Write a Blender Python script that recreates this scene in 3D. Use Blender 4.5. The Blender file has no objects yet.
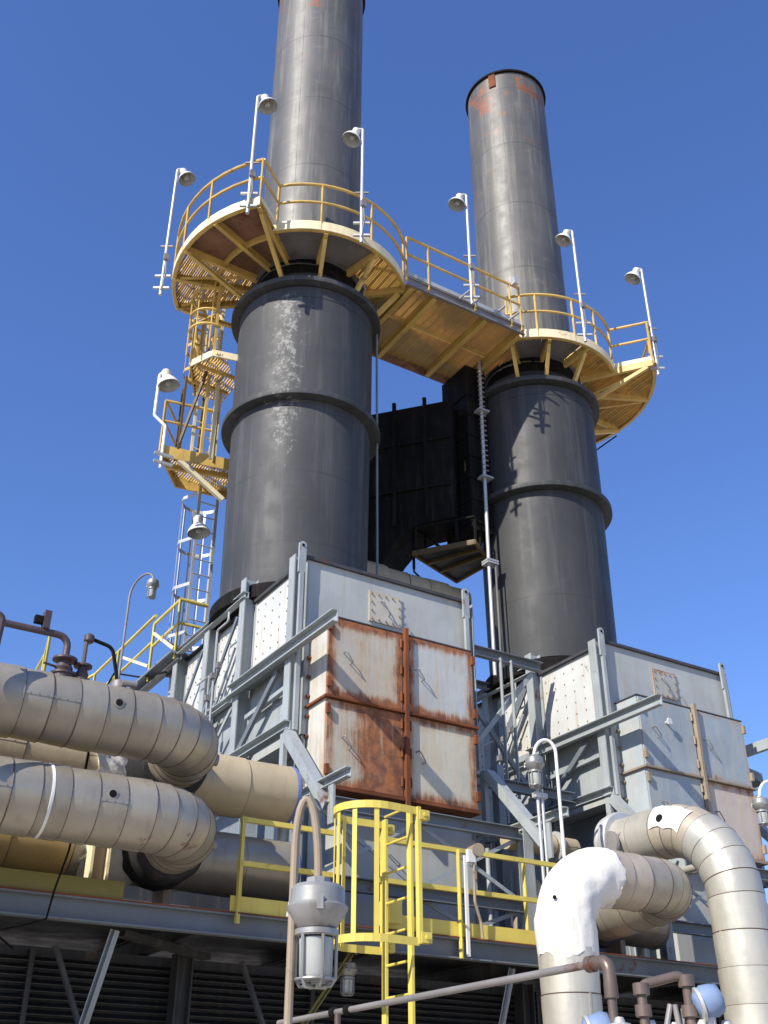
import bpy, math, random
from mathutils import Vector, Matrix
R = math.radians
PI = math.pi
random.seed(7)
S = bpy.context.scene
COL = S.collection

# ------------------------------------------------------------------ camera, sky, sun, exposure
cam_d = bpy.data.cameras.new('camera')
cam = bpy.data.objects.new('camera', cam_d)
COL.objects.link(cam)
cam.location = (0, 0, 1.7)
cam.rotation_euler = (R(90 + 30.6), 0, R(-31.9))
cam_d.sensor_fit = 'VERTICAL'
cam_d.sensor_height = 36.0
cam_d.lens = 36.0 * 1080 / 1024
cam_d.clip_end = 5000
S.camera = cam

SUN_TO = Vector((-0.944, -0.33, math.tan(R(37)))).normalized()      # towards the sun
world = bpy.data.worlds.new('World')
S.world = world
world.use_nodes = True
wn = world.node_tree.nodes
wl = world.node_tree.links
wn.clear()
sky_t = wn.new('ShaderNodeTexSky')
sky_t.sky_type = 'NISHITA'
sky_t.sun_disc = False
sky_t.sun_elevation = R(37)
sky_t.sun_rotation = math.atan2(SUN_TO.x, SUN_TO.y)
sky_t.altitude = 0
sky_t.air_density = 1.5
sky_t.dust_density = 0.1
sky_t.ozone_density = 10.0
bg = wn.new('ShaderNodeBackground')
bg.inputs['Strength'].default_value = 0.10
wo = wn.new('ShaderNodeOutputWorld')
tint = wn.new('ShaderNodeMix')                 # one even tint over the whole sky: the film's deeper blue
tint.data_type = 'RGBA'
tint.blend_type = 'MULTIPLY'
tint.inputs[0].default_value = 1.0
tint.inputs[7].default_value = (1.16, 1.11, 1.40, 1)
wl.new(sky_t.outputs[0], tint.inputs[6])
wl.new(tint.outputs[2], bg.inputs[0])
wl.new(bg.outputs[0], wo.inputs[0])

sun_d = bpy.data.lights.new('sun', 'SUN')
sun_d.energy = 5.0
sun_d.angle = R(0.5)
sun_d.color = (1.0, 0.94, 0.83)
sun = bpy.data.objects.new('sun', sun_d)
COL.objects.link(sun)
sun.rotation_euler = (-SUN_TO).to_track_quat('-Z', 'Y').to_euler()
sun.location = (-30, -10, 40)

S.view_settings.view_transform = 'Standard'
S.view_settings.look = 'None'
S.view_settings.exposure = 0.38
S.view_settings.gamma = 1.0
S.view_settings.use_curve_mapping = False


# ------------------------------------------------------------------ material helpers
class NT:
    def __init__(s, name):
        s.m = bpy.data.materials.new(name)
        s.m.use_nodes = True
        s.t = s.m.node_tree
        s.n = s.t.nodes
        s.l = s.t.links
        s.b = s.n['Principled BSDF']
        g = s.n.new('ShaderNodeNewGeometry')
        s.pos = g.outputs['Position']

    def put(s, sock, v):
        if isinstance(v, bpy.types.NodeSocket):
            s.l.new(v, sock)
        else:
            if isinstance(v, tuple) and len(v) == 3 and sock.type == 'RGBA':
                v = v + (1,)
            sock.default_value = v

    def mul(s, v, k):
        n = s.n.new('ShaderNodeVectorMath')
        n.operation = 'MULTIPLY'
        s.put(n.inputs[0], v)
        n.inputs[1].default_value = k
        return n.outputs[0]

    def dot(s, v, k):
        n = s.n.new('ShaderNodeVectorMath')
        n.operation = 'DOT_PRODUCT'
        s.put(n.inputs[0], v)
        n.inputs[1].default_value = k
        return n.outputs['Value']

    def noise(s, scale, detail=4, rough=0.55, stretch=None, vec=None, off=None):
        v = vec if vec is not None else s.pos
        if stretch:
            v = s.mul(v, stretch)
        if off:
            a = s.n.new('ShaderNodeVectorMath')
            s.put(a.inputs[0], v)
            a.inputs[1].default_value = off
            v = a.outputs[0]
        n = s.n.new('ShaderNodeTexNoise')
        n.inputs['Scale'].default_value = scale
        n.inputs['Detail'].default_value = detail
        n.inputs['Roughness'].default_value = rough
        s.l.new(v, n.inputs['Vector'])
        return n.outputs['Fac']

    def math(s, op, a, b=0.0, c=0.0):
        n = s.n.new('ShaderNodeMath')
        n.operation = op
        s.put(n.inputs[0], a)
        s.put(n.inputs[1], b)
        s.put(n.inputs[2], c)
        return n.outputs[0]

    def step(s, v, lo, hi, out0=0.0, out1=1.0):
        n = s.n.new('ShaderNodeMapRange')
        n.interpolation_type = 'SMOOTHSTEP'
        s.put(n.inputs[0], v)
        n.inputs[1].default_value = lo
        n.inputs[2].default_value = hi
        n.inputs[3].default_value = out0
        n.inputs[4].default_value = out1
        return n.outputs[0]

    def mix(s, f, a, b, mode='MIX'):
        n = s.n.new('ShaderNodeMix')
        n.data_type = 'RGBA'
        n.blend_type = mode
        s.put(n.inputs[0], f)
        s.put(n.inputs[6], a)
        s.put(n.inputs[7], b)
        return n.outputs[2]

    def bump(s, h, strength=0.2, dist=0.02):
        n = s.n.new('ShaderNodeBump')
        n.inputs['Strength'].default_value = strength
        n.inputs['Distance'].default_value = dist
        s.l.new(h, n.inputs['Height'])
        s.l.new(n.outputs[0], s.b.inputs['Normal'])

    def sep(s, v):
        n = s.n.new('ShaderNodeSeparateXYZ')
        s.l.new(v, n.inputs[0])
        return n.outputs

    def done(s, col, rough=0.5, metal=0.0, spec=0.5):
        s.put(s.b.inputs['Base Color'], col)
        s.put(s.b.inputs['Roughness'], rough)
        s.put(s.b.inputs['Metallic'], metal)
        s.b.inputs['Specular IOR Level'].default_value = spec
        return s.m


RUST = (0.20, 0.062, 0.022)
RUST2 = (0.085, 0.03, 0.015)


def paint(name, base, dark=0.75, rough=0.5, rust=0.0, streak=0.5, metal=0.0, spec=0.4, chip=None, dirt=(0.2, 0.17, 0.13), bump=0.12, vary=0.0):
    """weathered paint: soft mottling, vertical dirt runs, rust spots"""
    t = NT(name)
    lo = tuple(c * dark for c in base)
    c = t.mix(t.step(t.noise(1.7, 5), 0.3, 0.7), lo, base)
    if streak:
        st = t.noise(3.0, 5, 0.65, stretch=(3.2, 3.2, 0.35))
        c = t.mix(t.step(st, 0.48, 0.78, 0, streak), c, dirt)
    if rust:
        rn = t.noise(2.3, 7, 0.7, off=(3.1, 7.7, 1.3))
        f = t.step(rn, 0.66 - rust * 0.2, 0.74 - rust * 0.12)
        rc = t.mix(t.noise(14, 3), RUST2, RUST)
        c = t.mix(f, c, rc)
    if vary:
        oi = t.n.new('ShaderNodeObjectInfo')
        k = t.math('MULTIPLY', oi.outputs['Random'], vary)
        c = t.mix(k, c, tuple(v * 0.45 for v in base))
    fine = t.noise(38, 3)
    c = t.mix(t.math('MULTIPLY', fine, 0.22), c, lo)
    if bump:
        t.bump(t.noise(9, 4), bump, 0.01)
    r = t.step(t.noise(4.0, 4), 0.3, 0.7, rough - 0.07, rough + 0.1)
    return t.done(c, r, metal, spec)


M = {}
M['steel'] = paint('pale_blue_grey_paint', (0.36, 0.39, 0.39), 0.78, 0.5, 0.22, 0.6)
M['steel_dark'] = paint('grey_steel_paint', (0.20, 0.235, 0.26), 0.75, 0.5, 0.25, 0.3)
M['beam_grey'] = paint('blue_grey_beam_paint', (0.165, 0.185, 0.20), 0.8, 0.45, 0.2, 0.25)
M['panel_white'] = paint('chalky_white_panel_paint', (0.58, 0.59, 0.56), 0.85, 0.55, 0.16, 0.85, dirt=(0.45, 0.30, 0.16))
M['front'] = paint('weathered_front_paint', (0.44, 0.455, 0.43), 0.85, 0.5, 0.05, 0.55, dirt=(0.36, 0.30, 0.20))
M['roof_edge'] = paint('dark_roof_edge', (0.06, 0.06, 0.065), 0.7, 0.6, 0.4, 0.2)
M['ochre'] = paint('ochre_yellow_paint', (0.68, 0.46, 0.13), 0.7, 0.5, 0.20, 0.4, dirt=(0.30, 0.15, 0.05))
M['ochre_deck'] = paint('ochre_deck_plate', (0.78, 0.53, 0.15), 0.75, 0.6, 0.08, 0.45, dirt=(0.42, 0.24, 0.08))
M['brown_deck'] = paint('rusty_brown_deck_plate', (0.30, 0.16, 0.09), 0.6, 0.7, 0.7, 0.5)
M['cream'] = paint('cream_toe_board_paint', (0.80, 0.70, 0.45), 0.85, 0.5, 0.18, 0.4, dirt=(0.5, 0.3, 0.1))
M['yellow'] = paint('lemon_yellow_paint', (0.72, 0.58, 0.12), 0.8, 0.5, 0.14, 0.5, dirt=(0.42, 0.27, 0.05))
M['yellow_shaded'] = paint('shaded_green_yellow_paint', (0.22, 0.19, 0.045), 0.8, 0.55, 0.1, 0.4, dirt=(0.2, 0.14, 0.04))  # old yellow with the shade below the pipes put into its colour
M['galv'] = paint('galvanised_tube', (0.55, 0.55, 0.53), 0.8, 0.42, 0.05, 0.2, metal=0.35)
M['galv_grey'] = paint('dull_galvanised_tube', (0.30, 0.28, 0.27), 0.7, 0.5, 0.3, 0.2, metal=0.3)
M['white_lamp'] = paint('white_enamel', (0.76, 0.75, 0.70), 0.88, 0.35, 0.1, 0.25)
M['black'] = paint('matt_black_steel', (0.011, 0.010, 0.009), 0.7, 0.8, 0.05, 0.1, spec=0.12)
M['shaded_ochre'] = paint('shaded_ochre_paint', (0.13, 0.08, 0.025), 0.7, 0.6, 0.3, 0.3)  # ochre darkened so the landing's shade sits in the colour
M['brown_pipe'] = paint('brown_iron_pipe', (0.19, 0.14, 0.115), 0.6, 0.42, 0.15, 0.2, metal=0.3)
M['purple_pipe'] = paint('dark_oxide_pipe', (0.085, 0.06, 0.065), 0.7, 0.45, 0.15, 0.1)
M['boot'] = paint('black_rubber_boot', (0.018, 0.018, 0.019), 0.6, 0.75, 0.0, 0.2, bump=0.5)
M['clad'] = paint('aluminium_lagging', (0.45, 0.405, 0.32), 0.72, 0.40, 0.04, 0.8, metal=0.45, dirt=(0.30, 0.25, 0.18), bump=0.25, vary=0.42)
M['clad_tan'] = paint('tan_lagging', (0.58, 0.47, 0.29), 0.82, 0.5, 0.05, 0.4, metal=0.15, dirt=(0.30, 0.22, 0.13), bump=0.25, vary=0.42)
M['clad_bright'] = paint('bright_aluminium_lagging', (0.60, 0.57, 0.48), 0.85, 0.42, 0.0, 0.5, metal=0.4, dirt=(0.35, 0.32, 0.27), bump=0.3, vary=0.42)
M['clad_gold'] = paint('yellow_reflection_lagging', (0.50, 0.36, 0.15), 0.8, 0.5, 0.05, 0.3, metal=0.2, dirt=(0.3, 0.2, 0.08), vary=0.3)  # yellow reflection put into the lagging's base colour
M['clad_warm'] = paint('warm_dirty_lagging', (0.56, 0.48, 0.37), 0.82, 0.45, 0.03, 0.5, metal=0.3, dirt=(0.3, 0.22, 0.14), bump=0.25, vary=0.35)
M['plaster'] = paint('white_insulation_plaster', (0.76, 0.74, 0.68), 0.88, 0.75, 0.0, 0.7, dirt=(0.56, 0.48, 0.38), bump=0.8)
M['strap'] = paint('dark_strap', (0.12, 0.085, 0.06), 0.6, 0.55, 0.2, 0.0)
M['cast'] = paint('cast_aluminium_lamp', (0.42, 0.42, 0.40), 0.6, 0.45, 0.0, 0.6, metal=0.5, bump=0.3)
M['blue_cap'] = paint('pale_blue_plastic', (0.20, 0.28, 0.44), 0.8, 0.55, 0.0, 0.1)
M['blue_band'] = paint('blue_band_paint', (0.15, 0.20, 0.42), 0.85, 0.5, 0.0, 0.2)
M['louvre_shaded'] = paint('shaded_grey_louvre', (0.032, 0.033, 0.035), 0.7, 0.6, 0.1, 0.3)  # dark grey paint, made darker to carry the under-deck and landing shade
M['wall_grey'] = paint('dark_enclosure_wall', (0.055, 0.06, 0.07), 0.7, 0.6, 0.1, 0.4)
M['bracket'] = paint('tan_primer_steel', (0.34, 0.27, 0.19), 0.75, 0.55, 0.3, 0.4)
M['rust'] = paint('bare_rust', (0.23, 0.068, 0.02), 0.45, 0.8, 0.5, 0.5, dirt=(0.30, 0.11, 0.035))


def glass_mat():
    t = NT('frosted_lamp_glass')
    c = t.mix(t.noise(12, 3), (0.30, 0.32, 0.30), (0.45, 0.46, 0.43))
    return t.done(c, 0.22, 0, 0.6)


M['glass'] = glass_mat()


def stack_mat(name, base, lightc, cx, cy, flake=None, rust=0.0, seams=(), rough=0.42, spec=0.5, gloss=0.32):
    t = NT(name)
    lo = tuple(c * 0.72 for c in base)
    c = t.mix(t.step(t.noise(0.9, 6, stretch=(1, 1, 0.6)), 0.3, 0.72), lo, base)
    st = t.noise(2.1, 6, 0.65, stretch=(3.0, 3.0, 0.16))
    c = t.mix(t.step(st, 0.47, 0.72, 0, 0.6), c, lightc)
    st2 = t.noise(2.6, 6, 0.7, stretch=(4.0, 4.0, 0.12), off=(9, 3, 5))
    c = t.mix(t.step(st2, 0.54, 0.7, 0, 0.28), c, tuple(v * 0.5 for v in base))
    sm = t.noise(2.2, 6, 0.7, stretch=(1, 1, 2.2), off=(5, 1, 2))
    c = t.mix(t.step(sm, 0.56, 0.72, 0, 0.25), c, lightc)
    x, y, z = t.sep(t.pos)
    for zz in seams:
        d = t.math('ABSOLUTE', t.math('SUBTRACT', z, zz))
        wob = t.math('MULTIPLY', t.noise(5, 2), 0.02)
        f = t.step(t.math('SUBTRACT', d, wob), 0.0, 0.022, 0.55, 0.0)
        c = t.mix(f, c, lo)
    if rust:
        rn = t.noise(1.9, 7, 0.72, off=(1.7, 4.2, 0.4))
        bias = t.step(z, 20.5, 25.4, 0.0, 0.135 * rust)
        f = t.step(t.math('ADD', rn, bias), 0.66, 0.73, 0, 0.9)
        c = t.mix(f, c, t.mix(t.noise(6, 3), (0.34, 0.12, 0.035), (0.14, 0.055, 0.025)))
    if flake:
        tx, ty, n0, n1 = flake
        v = t.n.new('ShaderNodeVectorMath')
        v.operation = 'SUBTRACT'
        t.l.new(t.pos, v.inputs[0])
        v.inputs[1].default_value = (cx, cy, 0)
        s = t.dot(v.outputs[0], (tx, ty, 0))
        fr = t.dot(v.outputs[0], (n0, n1, 0))
        band = t.step(t.math('ABSOLUTE', s), 0.02, 0.62, 0.165, 0.0)
        zz = t.math('MULTIPLY', t.step(z, 10.6, 12.2), t.step(z, 14.9, 15.15, 1, 0))
        band = t.math('MULTIPLY', band, zz)
        band = t.math('MULTIPLY', band, t.step(fr, 0.2, 0.6))
        fn = t.noise(7.5, 10, 0.85)
        f = t.step(t.math('ADD', fn, band), 0.66, 0.72, 0, 0.7)
        c = t.mix(f, c, (0.27, 0.27, 0.26))
    t.bump(t.noise(1.1, 2), 0.04, 0.05)
    r = t.step(t.noise(3.2, 5), 0.3, 0.7, rough + 0.02, rough + 0.12)
    return t.done(c, r, 0.0, gloss)


AX, BX, SY = 7.16, 12.64, 14.31
DX = 5.48
M['stack_up_a'] = stack_mat('upper_stack_grey', (0.112, 0.108, 0.100), (0.25, 0.23, 0.19), AX, SY, None, 1.0, (18.6, 20.6, 22.6, 24.6), 0.44, gloss=0.5)
M['stack_low_a'] = stack_mat('lower_drum_black', (0.060, 0.061, 0.062), (0.105, 0.105, 0.103), AX, SY, (-0.727, 0.652, -0.652, -0.727), 0, (9.9, 11.2), 0.5)
M['stack_low_b'] = stack_mat('second_drum_black', (0.052, 0.053, 0.054), (0.09, 0.09, 0.09), BX, SY, None, 0, (10.4,), 0.5)


def door_mat(name, base, amount, edge, seed, warm=0.0, streak=0.7, left=0.0):
    """painted steel door; rust eats in from its edges and runs down"""
    t = NT(name)
    tc = t.n.new('ShaderNodeTexCoord')
    x, y, z = t.sep(tc.outputs['Generated'])
    ex = t.math('MINIMUM', x, t.math('SUBTRACT', 1.0, x))
    ez = t.math('MINIMUM', z, t.math('SUBTRACT', 1.0, z))
    e = t.math('MINIMUM', ex, ez)
    off = (seed * 3.7, seed * 1.9, seed * 5.3)
    n1 = t.noise(2.2, 7, 0.68, off=off)
    n2 = t.noise(2.6, 6, 0.7, stretch=(4.5, 4.5, 0.4), off=off)
    f = t.math('MULTIPLY_ADD', n1, 0.42, t.math('MULTIPLY', n2, 0.68))
    em = t.step(e, 0.0, 0.17, edge, 0.0)
    f = t.math('ADD', f, t.math('ADD', em, amount))
    if left:
        f = t.math('ADD', f, t.step(x, 0.12, 0.62, 0.0, left))
    rust = t.step(f, 0.72, 0.94)
    stain = t.step(f, 0.54, 0.86, 0, 0.6)
    c = t.mix(t.step(t.noise(1.4, 5, off=off), 0.3, 0.7), tuple(v * 0.82 for v in base), base)
    if warm:
        c = t.mix(t.step(n2, 0.4, 0.65, 0, warm), c, (0.56, 0.49, 0.34))
    c = t.mix(stain, c, (0.40, 0.24, 0.11))
    rc = t.mix(t.step(t.noise(7, 5, off=off), 0.3, 0.7), (0.13, 0.038, 0.012), (0.36, 0.115, 0.028))
    c = t.mix(rust, c, rc)
    c = t.mix(t.math('MULTIPLY', t.noise(30, 3), 0.2), c, tuple(v * 0.6 for v in base))
    t.bump(t.noise(2.4, 6, off=off), 0.35, 0.035)
    return t.done(c, t.math('MULTIPLY_ADD', rust, 0.3, 0.48), 0, 0.35)


# ------------------------------------------------------------------ mesh helpers
def frame(d, up=Vector((0, 0, 1))):
    d = Vector(d).normalized()
    up = Vector(up)
    if abs(d.dot(up)) > 0.999:
        up = Vector((1, 0, 0))
    s = d.cross(up).normalized()
    u = s.cross(d).normalized()
    return d, s, u


class MB:
    def __init__(s):
        s.v = []
        s.f = []

    def _hex(s, pts):
        b = len(s.v)
        s.v += [Vector(p) for p in pts]
        for q in ((0, 3, 2, 1), (4, 5, 6, 7), (0, 1, 5, 4), (1, 2, 6, 5), (2, 3, 7, 6), (3, 0, 4, 7)):
            s.f.append(tuple(b + i for i in q))
        return s

    def box(s, x0, x1, y0, y1, z0, z1):
        return s._hex([(x0, y0, z0), (x1, y0, z0), (x1, y1, z0), (x0, y1, z0), (x0, y0, z1), (x1, y0, z1), (x1, y1, z1), (x0, y1, z1)])

    def bar(s, p, q, w, h, up=(0, 0, 1), ow=0.0, oh=0.0):
        """rectangular bar; w sideways, h along up, shifted by ow/oh"""
        p, q = Vector(p), Vector(q)
        d, sd, u = frame(q - p, up)
        c = sd * ow + u * oh
        a, b = sd * w / 2, u * h / 2
        P = [p + c - a - b, p + c + a - b, p + c + a + b, p + c - a + b]
        Q = [q + c - a - b, q + c + a - b, q + c + a + b, q + c - a + b]
        return s._hex(P + Q)

    def ibeam(s, p, q, w, h, t=0.015, up=(0, 0, 1)):
        s.bar(p, q, w, t, up, 0, h / 2 - t / 2)
        s.bar(p, q, w, t, up, 0, -h / 2 + t / 2)
        s.bar(p, q, t, h - 2 * t, up)
        return s

    def chan(s, p, q, w, h, t=0.015, up=(0, 0, 1), side=1):
        s.bar(p, q, w, t, up, 0, h / 2 - t / 2)
        s.bar(p, q, w, t, up, 0, -h / 2 + t / 2)
        s.bar(p, q, t, h - 2 * t, up, side * (w / 2 - t / 2), 0)
        return s

    def angle(s, p, q, w, h, t=0.012, up=(0, 0, 1), side=1):
        s.bar(p, q, w, t, up, 0, -h / 2 + t / 2)
        s.bar(p, q, t, h - t, up, side * (w / 2 - t / 2), t / 2)
        return s

    def rings(s, rings, cap0=True, cap1=True, closed=False):
        b = len(s.v)
        n = len(rings[0])
        for r in rings:
            s.v += [Vector(p) for p in r]
        m = len(rings)
        for i in range(m if closed else m - 1):
            j = (i + 1) % m
            for k in range(n):
                l = (k + 1) % n
                s.f.append((b + i * n + k, b + i * n + l, b + j * n + l, b + j * n + k))
        if not closed:
            if cap0:
                s.f.append(tuple(b + k for k in range(n))[::-1])
            if cap1:
                s.f.append(tuple(b + (m - 1) * n + k for k in range(n)))
        return s

    def cyl(s, p, q, r0, r1=None, n=14, c0=True, c1=True):
        p, q = Vector(p), Vector(q)
        r1 = r0 if r1 is None else r1
        d, sd, u = frame(q - p)
        mk = lambda c, r: [c + (sd * math.cos(2 * PI * k / n) + u * math.sin(2 * PI * k / n)) * r for k in range(n)]
        # orientation: sd x u = -d, so reverse
        return s.rings([mk(p, r0)[::-1], mk(q, r1)[::-1]], c0, c1)

    def lathe(s, prof, c, n=32, axis=(0, 0, 1), caps=True):
        """prof: list of (radius, height) from bottom to top about axis at c"""
        c = Vector(c)
        ax = Vector(axis).normalized()
        _, a, b = frame(ax, (0, 1, 0) if abs(ax.y) < 0.9 else (1, 0, 0))
        if a.cross(b).dot(ax) < 0:
            b = -b
        rs = [[c + ax * h + (a * math.cos(2 * PI * k / n) + b * math.sin(2 * PI * k / n)) * r for k in range(n)] for r, h in prof]
        return s.rings(rs, caps, caps)

    def tube(s, pts, r, n=8, closed=False, caps=True):
        pts = [Vector(p) for p in pts]
        rs = tube_rings(pts, [r] * len(pts), n, closed)
        return s.rings(rs, caps, caps, closed)

    def sector(s, cx, cy, r0, r1, a0, a1, z0, z1, n=None):
        n = n or max(2, int(abs(a1 - a0) / 5))
        rs = []
        for k in range(n + 1):
            a = R(a0 + (a1 - a0) * k / n)
            c, d = math.cos(a), math.sin(a)
            rs.append([(cx + r0 * c, cy + r0 * d, z0), (cx + r0 * c, cy + r0 * d, z1), (cx + r1 * c, cy + r1 * d, z1), (cx + r1 * c, cy + r1 * d, z0)])
        return s.rings(rs)

    def prism(s, poly, off):
        """closed polygon (3D points) extruded by off"""
        b = len(s.v)
        n = len(poly)
        o = Vector(off)
        s.v += [Vector(p) for p in poly] + [Vector(p) + o for p in poly]
        s.f.append(tuple(b + k for k in range(n))[::-1])
        s.f.append(tuple(b + n + k for k in range(n)))
        for k in range(n):
            l = (k + 1) % n
            s.f.append((b + k, b + l, b + n + l, b + n + k))
        return s

    def build(s, name, mat, parent=None, smooth=True, sharp=35, jitter=0.0):
        me = bpy.data.meshes.new(name)
        if parent is not None:
            o0 = wloc(parent)
        else:
            xs = [p.x for p in s.v]
            ys = [p.y for p in s.v]
            zs = [p.z for p in s.v]
            o0 = Vector(((min(xs) + max(xs)) / 2, (min(ys) + max(ys)) / 2, min(zs)))
        vv = [p - o0 for p in s.v]
        if jitter:
            vv = [p + Vector((random.uniform(-1, 1), random.uniform(-1, 1), random.uniform(-1, 1))) * jitter for p in vv]
        me.from_pydata([tuple(p) for p in vv], [], s.f)
        me.validate()
        import bmesh
        bm = bmesh.new()
        bm.from_mesh(me)
        bmesh.ops.recalc_face_normals(bm, faces=bm.faces)
        bm.to_mesh(me)
        bm.free()
        if smooth:
            me.polygons.foreach_set('use_smooth', [True] * len(me.polygons))
            me.set_sharp_from_angle(angle=R(sharp))
        me.materials.append(M[mat] if isinstance(mat, str) else mat)
        o = bpy.data.objects.new(name, me)
        COL.objects.link(o)
        if parent is not None:
            o.parent = parent
        else:
            o.location = o0
        return o


def wloc(o):
    v = Vector(o.location)
    while o.parent is not None:
        o = o.parent
        v = v + Vector(o.location)
    return v


def tube_rings(pts, rad, n, closed=False):
    m = len(pts)
    tang = []
    for i in range(m):
        if closed:
            d = pts[(i + 1) % m] - pts[i - 1]
        elif i == 0:
            d = pts[1] - pts[0]
        elif i == m - 1:
            d = pts[-1] - pts[-2]
        else:
            d = (pts[i + 1] - pts[i]).normalized() + (pts[i] - pts[i - 1]).normalized()
        tang.append(d.normalized())
    _, a, b = frame(tang[0], (0.123, 0.31, 0.94))
    out = []
    for i in range(m):
        t = tang[i]
        a = (a - t * a.dot(t)).normalized()
        b = t.cross(a)
        out.append([pts[i] + (a * math.cos(2 * PI * k / n) + b * math.sin(2 * PI * k / n)) * rad[i] for k in range(n)])
    return out


def fillet(pts, rad, seg=6):
    """polyline with rounded corners"""
    pts = [Vector(p) for p in pts]
    rads = rad if isinstance(rad, (list, tuple)) else [rad] * len(pts)
    out = [pts[0]]
    for i in range(1, len(pts) - 1):
        p, c, q = pts[i - 1], pts[i], pts[i + 1]
        u, v = (p - c).normalized(), (q - c).normalized()
        ang = u.angle(v)
        if ang > PI - 0.01:
            out.append(c)
            continue
        d = rads[i] / math.tan(ang / 2)
        cen = c + (u + v).normalized() * (rads[i] / math.sin(ang / 2))
        a, b = c + u * d - cen, c + v * d - cen
        tot = a.angle(b)
        ax = a.cross(b).normalized()
        for k in range(seg + 1):
            out.append(cen + Matrix.Rotation(tot * k / seg, 3, ax) @ a)
    out.append(pts[-1])
    return out


def tag(o, label, cat, group=None, kind=None):
    o['label'] = label
    o['category'] = cat
    if group:
        o['group'] = group
    if kind:
        o['kind'] = kind
    return o


def thing(name, label, cat, loc=(0, 0, 0), group=None):
    o = bpy.data.objects.new(name, None)
    o.empty_display_size = 0.2
    COL.objects.link(o)
    o.location = loc
    return tag(o, label, cat, group)


def copy_tree(o, parent=None):
    c = o.copy()
    COL.objects.link(c)
    c.parent = parent
    for ch in list(o.children):
        copy_tree(ch, c)
    return c


def struct(o):
    o['kind'] = 'structure'
    return o


# ------------------------------------------------------------------ ground and under-deck enclosure
def ground_mat():
    t = NT('pale_concrete_ground')
    c = t.mix(t.step(t.noise(0.35, 6), 0.3, 0.7), (0.42, 0.37, 0.30), (0.54, 0.48, 0.39))
    c = t.mix(t.math('MULTIPLY', t.noise(25, 4), 0.3), c, (0.24, 0.22, 0.19))
    t.bump(t.noise(30, 4), 0.2, 0.01)
    return t.done(c, 0.85, 0, 0.3)


M['ground'] = ground_mat()
g = MB()
g.v = [Vector(p) for p in ((-1500, -1500, 0), (1500, -1500, 0), (1500, 1500, 0), (-1500, 1500, 0))]
g.f = [(0, 1, 2, 3)]
struct(g.build('ground', 'ground'))

DZ = 3.72          # deck level
DY = 10.3          # deck front edge


def deck_and_walls():
    d = thing('pipe_deck', 'long grey steel walkway deck with channel edge beam carrying the pipes', 'deck', (8, DY, DZ - 0.25))
    MB().box(-3, 19, DY + 0.09, 17.5, DZ - 0.03, DZ).build('floor_plate', 'louvre_shaded', d)
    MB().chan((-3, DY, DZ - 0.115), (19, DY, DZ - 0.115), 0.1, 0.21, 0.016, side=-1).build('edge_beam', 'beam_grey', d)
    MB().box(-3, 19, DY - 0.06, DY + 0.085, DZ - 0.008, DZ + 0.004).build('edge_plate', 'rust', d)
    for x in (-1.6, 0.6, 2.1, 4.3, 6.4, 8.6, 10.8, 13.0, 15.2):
        MB().ibeam((x, DY + 0.08, DZ - 0.14), (x, 13.2, DZ - 0.14), 0.1, 0.2).build('joist', 'louvre_shaded', d)
    # diagonal struts from the deck edge down to the enclosure
    for x in (3.52, 8.2, 13.1):
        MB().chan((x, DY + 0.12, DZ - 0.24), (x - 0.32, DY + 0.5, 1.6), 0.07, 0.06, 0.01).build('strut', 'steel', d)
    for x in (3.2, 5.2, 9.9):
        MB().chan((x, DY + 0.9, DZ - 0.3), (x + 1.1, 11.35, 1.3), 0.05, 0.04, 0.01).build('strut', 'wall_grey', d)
    MB().chan((6.1, DY + 0.15, DZ - 0.24), (5.55, DY + 0.25, 2.7), 0.06, 0.05, 0.01).build('strut', 'yellow_shaded', d)
    MB().chan((3.6, DY + 0.2, DZ - 0.25), (4.75, 11.1, DZ - 0.3), 0.12, 0.06, 0.01).build('strut', 'louvre_shaded', d)
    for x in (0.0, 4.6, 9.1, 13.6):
        MB().ibeam((x, 11.36, 0), (x, 11.36, DZ - 0.25), 0.18, 0.18, 0.02, up=(1, 0, 0)).build('post', 'louvre_shaded', d)
    e = thing('louvred_enclosure', 'dark louvred machine enclosure wall in shade below the deck', 'enclosure', (8, 11.6, 0))
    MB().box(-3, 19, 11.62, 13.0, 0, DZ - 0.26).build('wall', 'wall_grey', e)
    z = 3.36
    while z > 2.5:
        MB().prism([(-3, 11.60, z), (-3, 11.50, z - 0.045), (-3, 11.505, z - 0.053), (-3, 11.61, z - 0.008)], (22, 0, 0)).build('louvre_slat', 'louvre_shaded', e)
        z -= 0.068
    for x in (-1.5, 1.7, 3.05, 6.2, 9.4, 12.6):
        MB().box(x, x + 0.05, 11.49, 11.62, 0.02, 3.42).build('mullion', 'louvre_shaded', e)
    MB().box(-3, 19, 11.47, 11.62, 2.36, 2.46).build('sill', 'steel_dark', e)


deck_and_walls()
sk = thing('machine_skid', 'low dark machine skid behind the left pipes', 'machinery', (1.5, 13.2, DZ))
MB().box(-3, 5.7, 12.6, 14.0, DZ + 0.002, 4.95).build('base', 'wall_grey', sk)
for x in (-1.5, 0.4, 2.3, 4.2):
    MB().box(x, x + 0.9, 12.52, 12.6, DZ + 0.06, 4.18).build('cover', 'steel_dark', sk)


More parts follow.
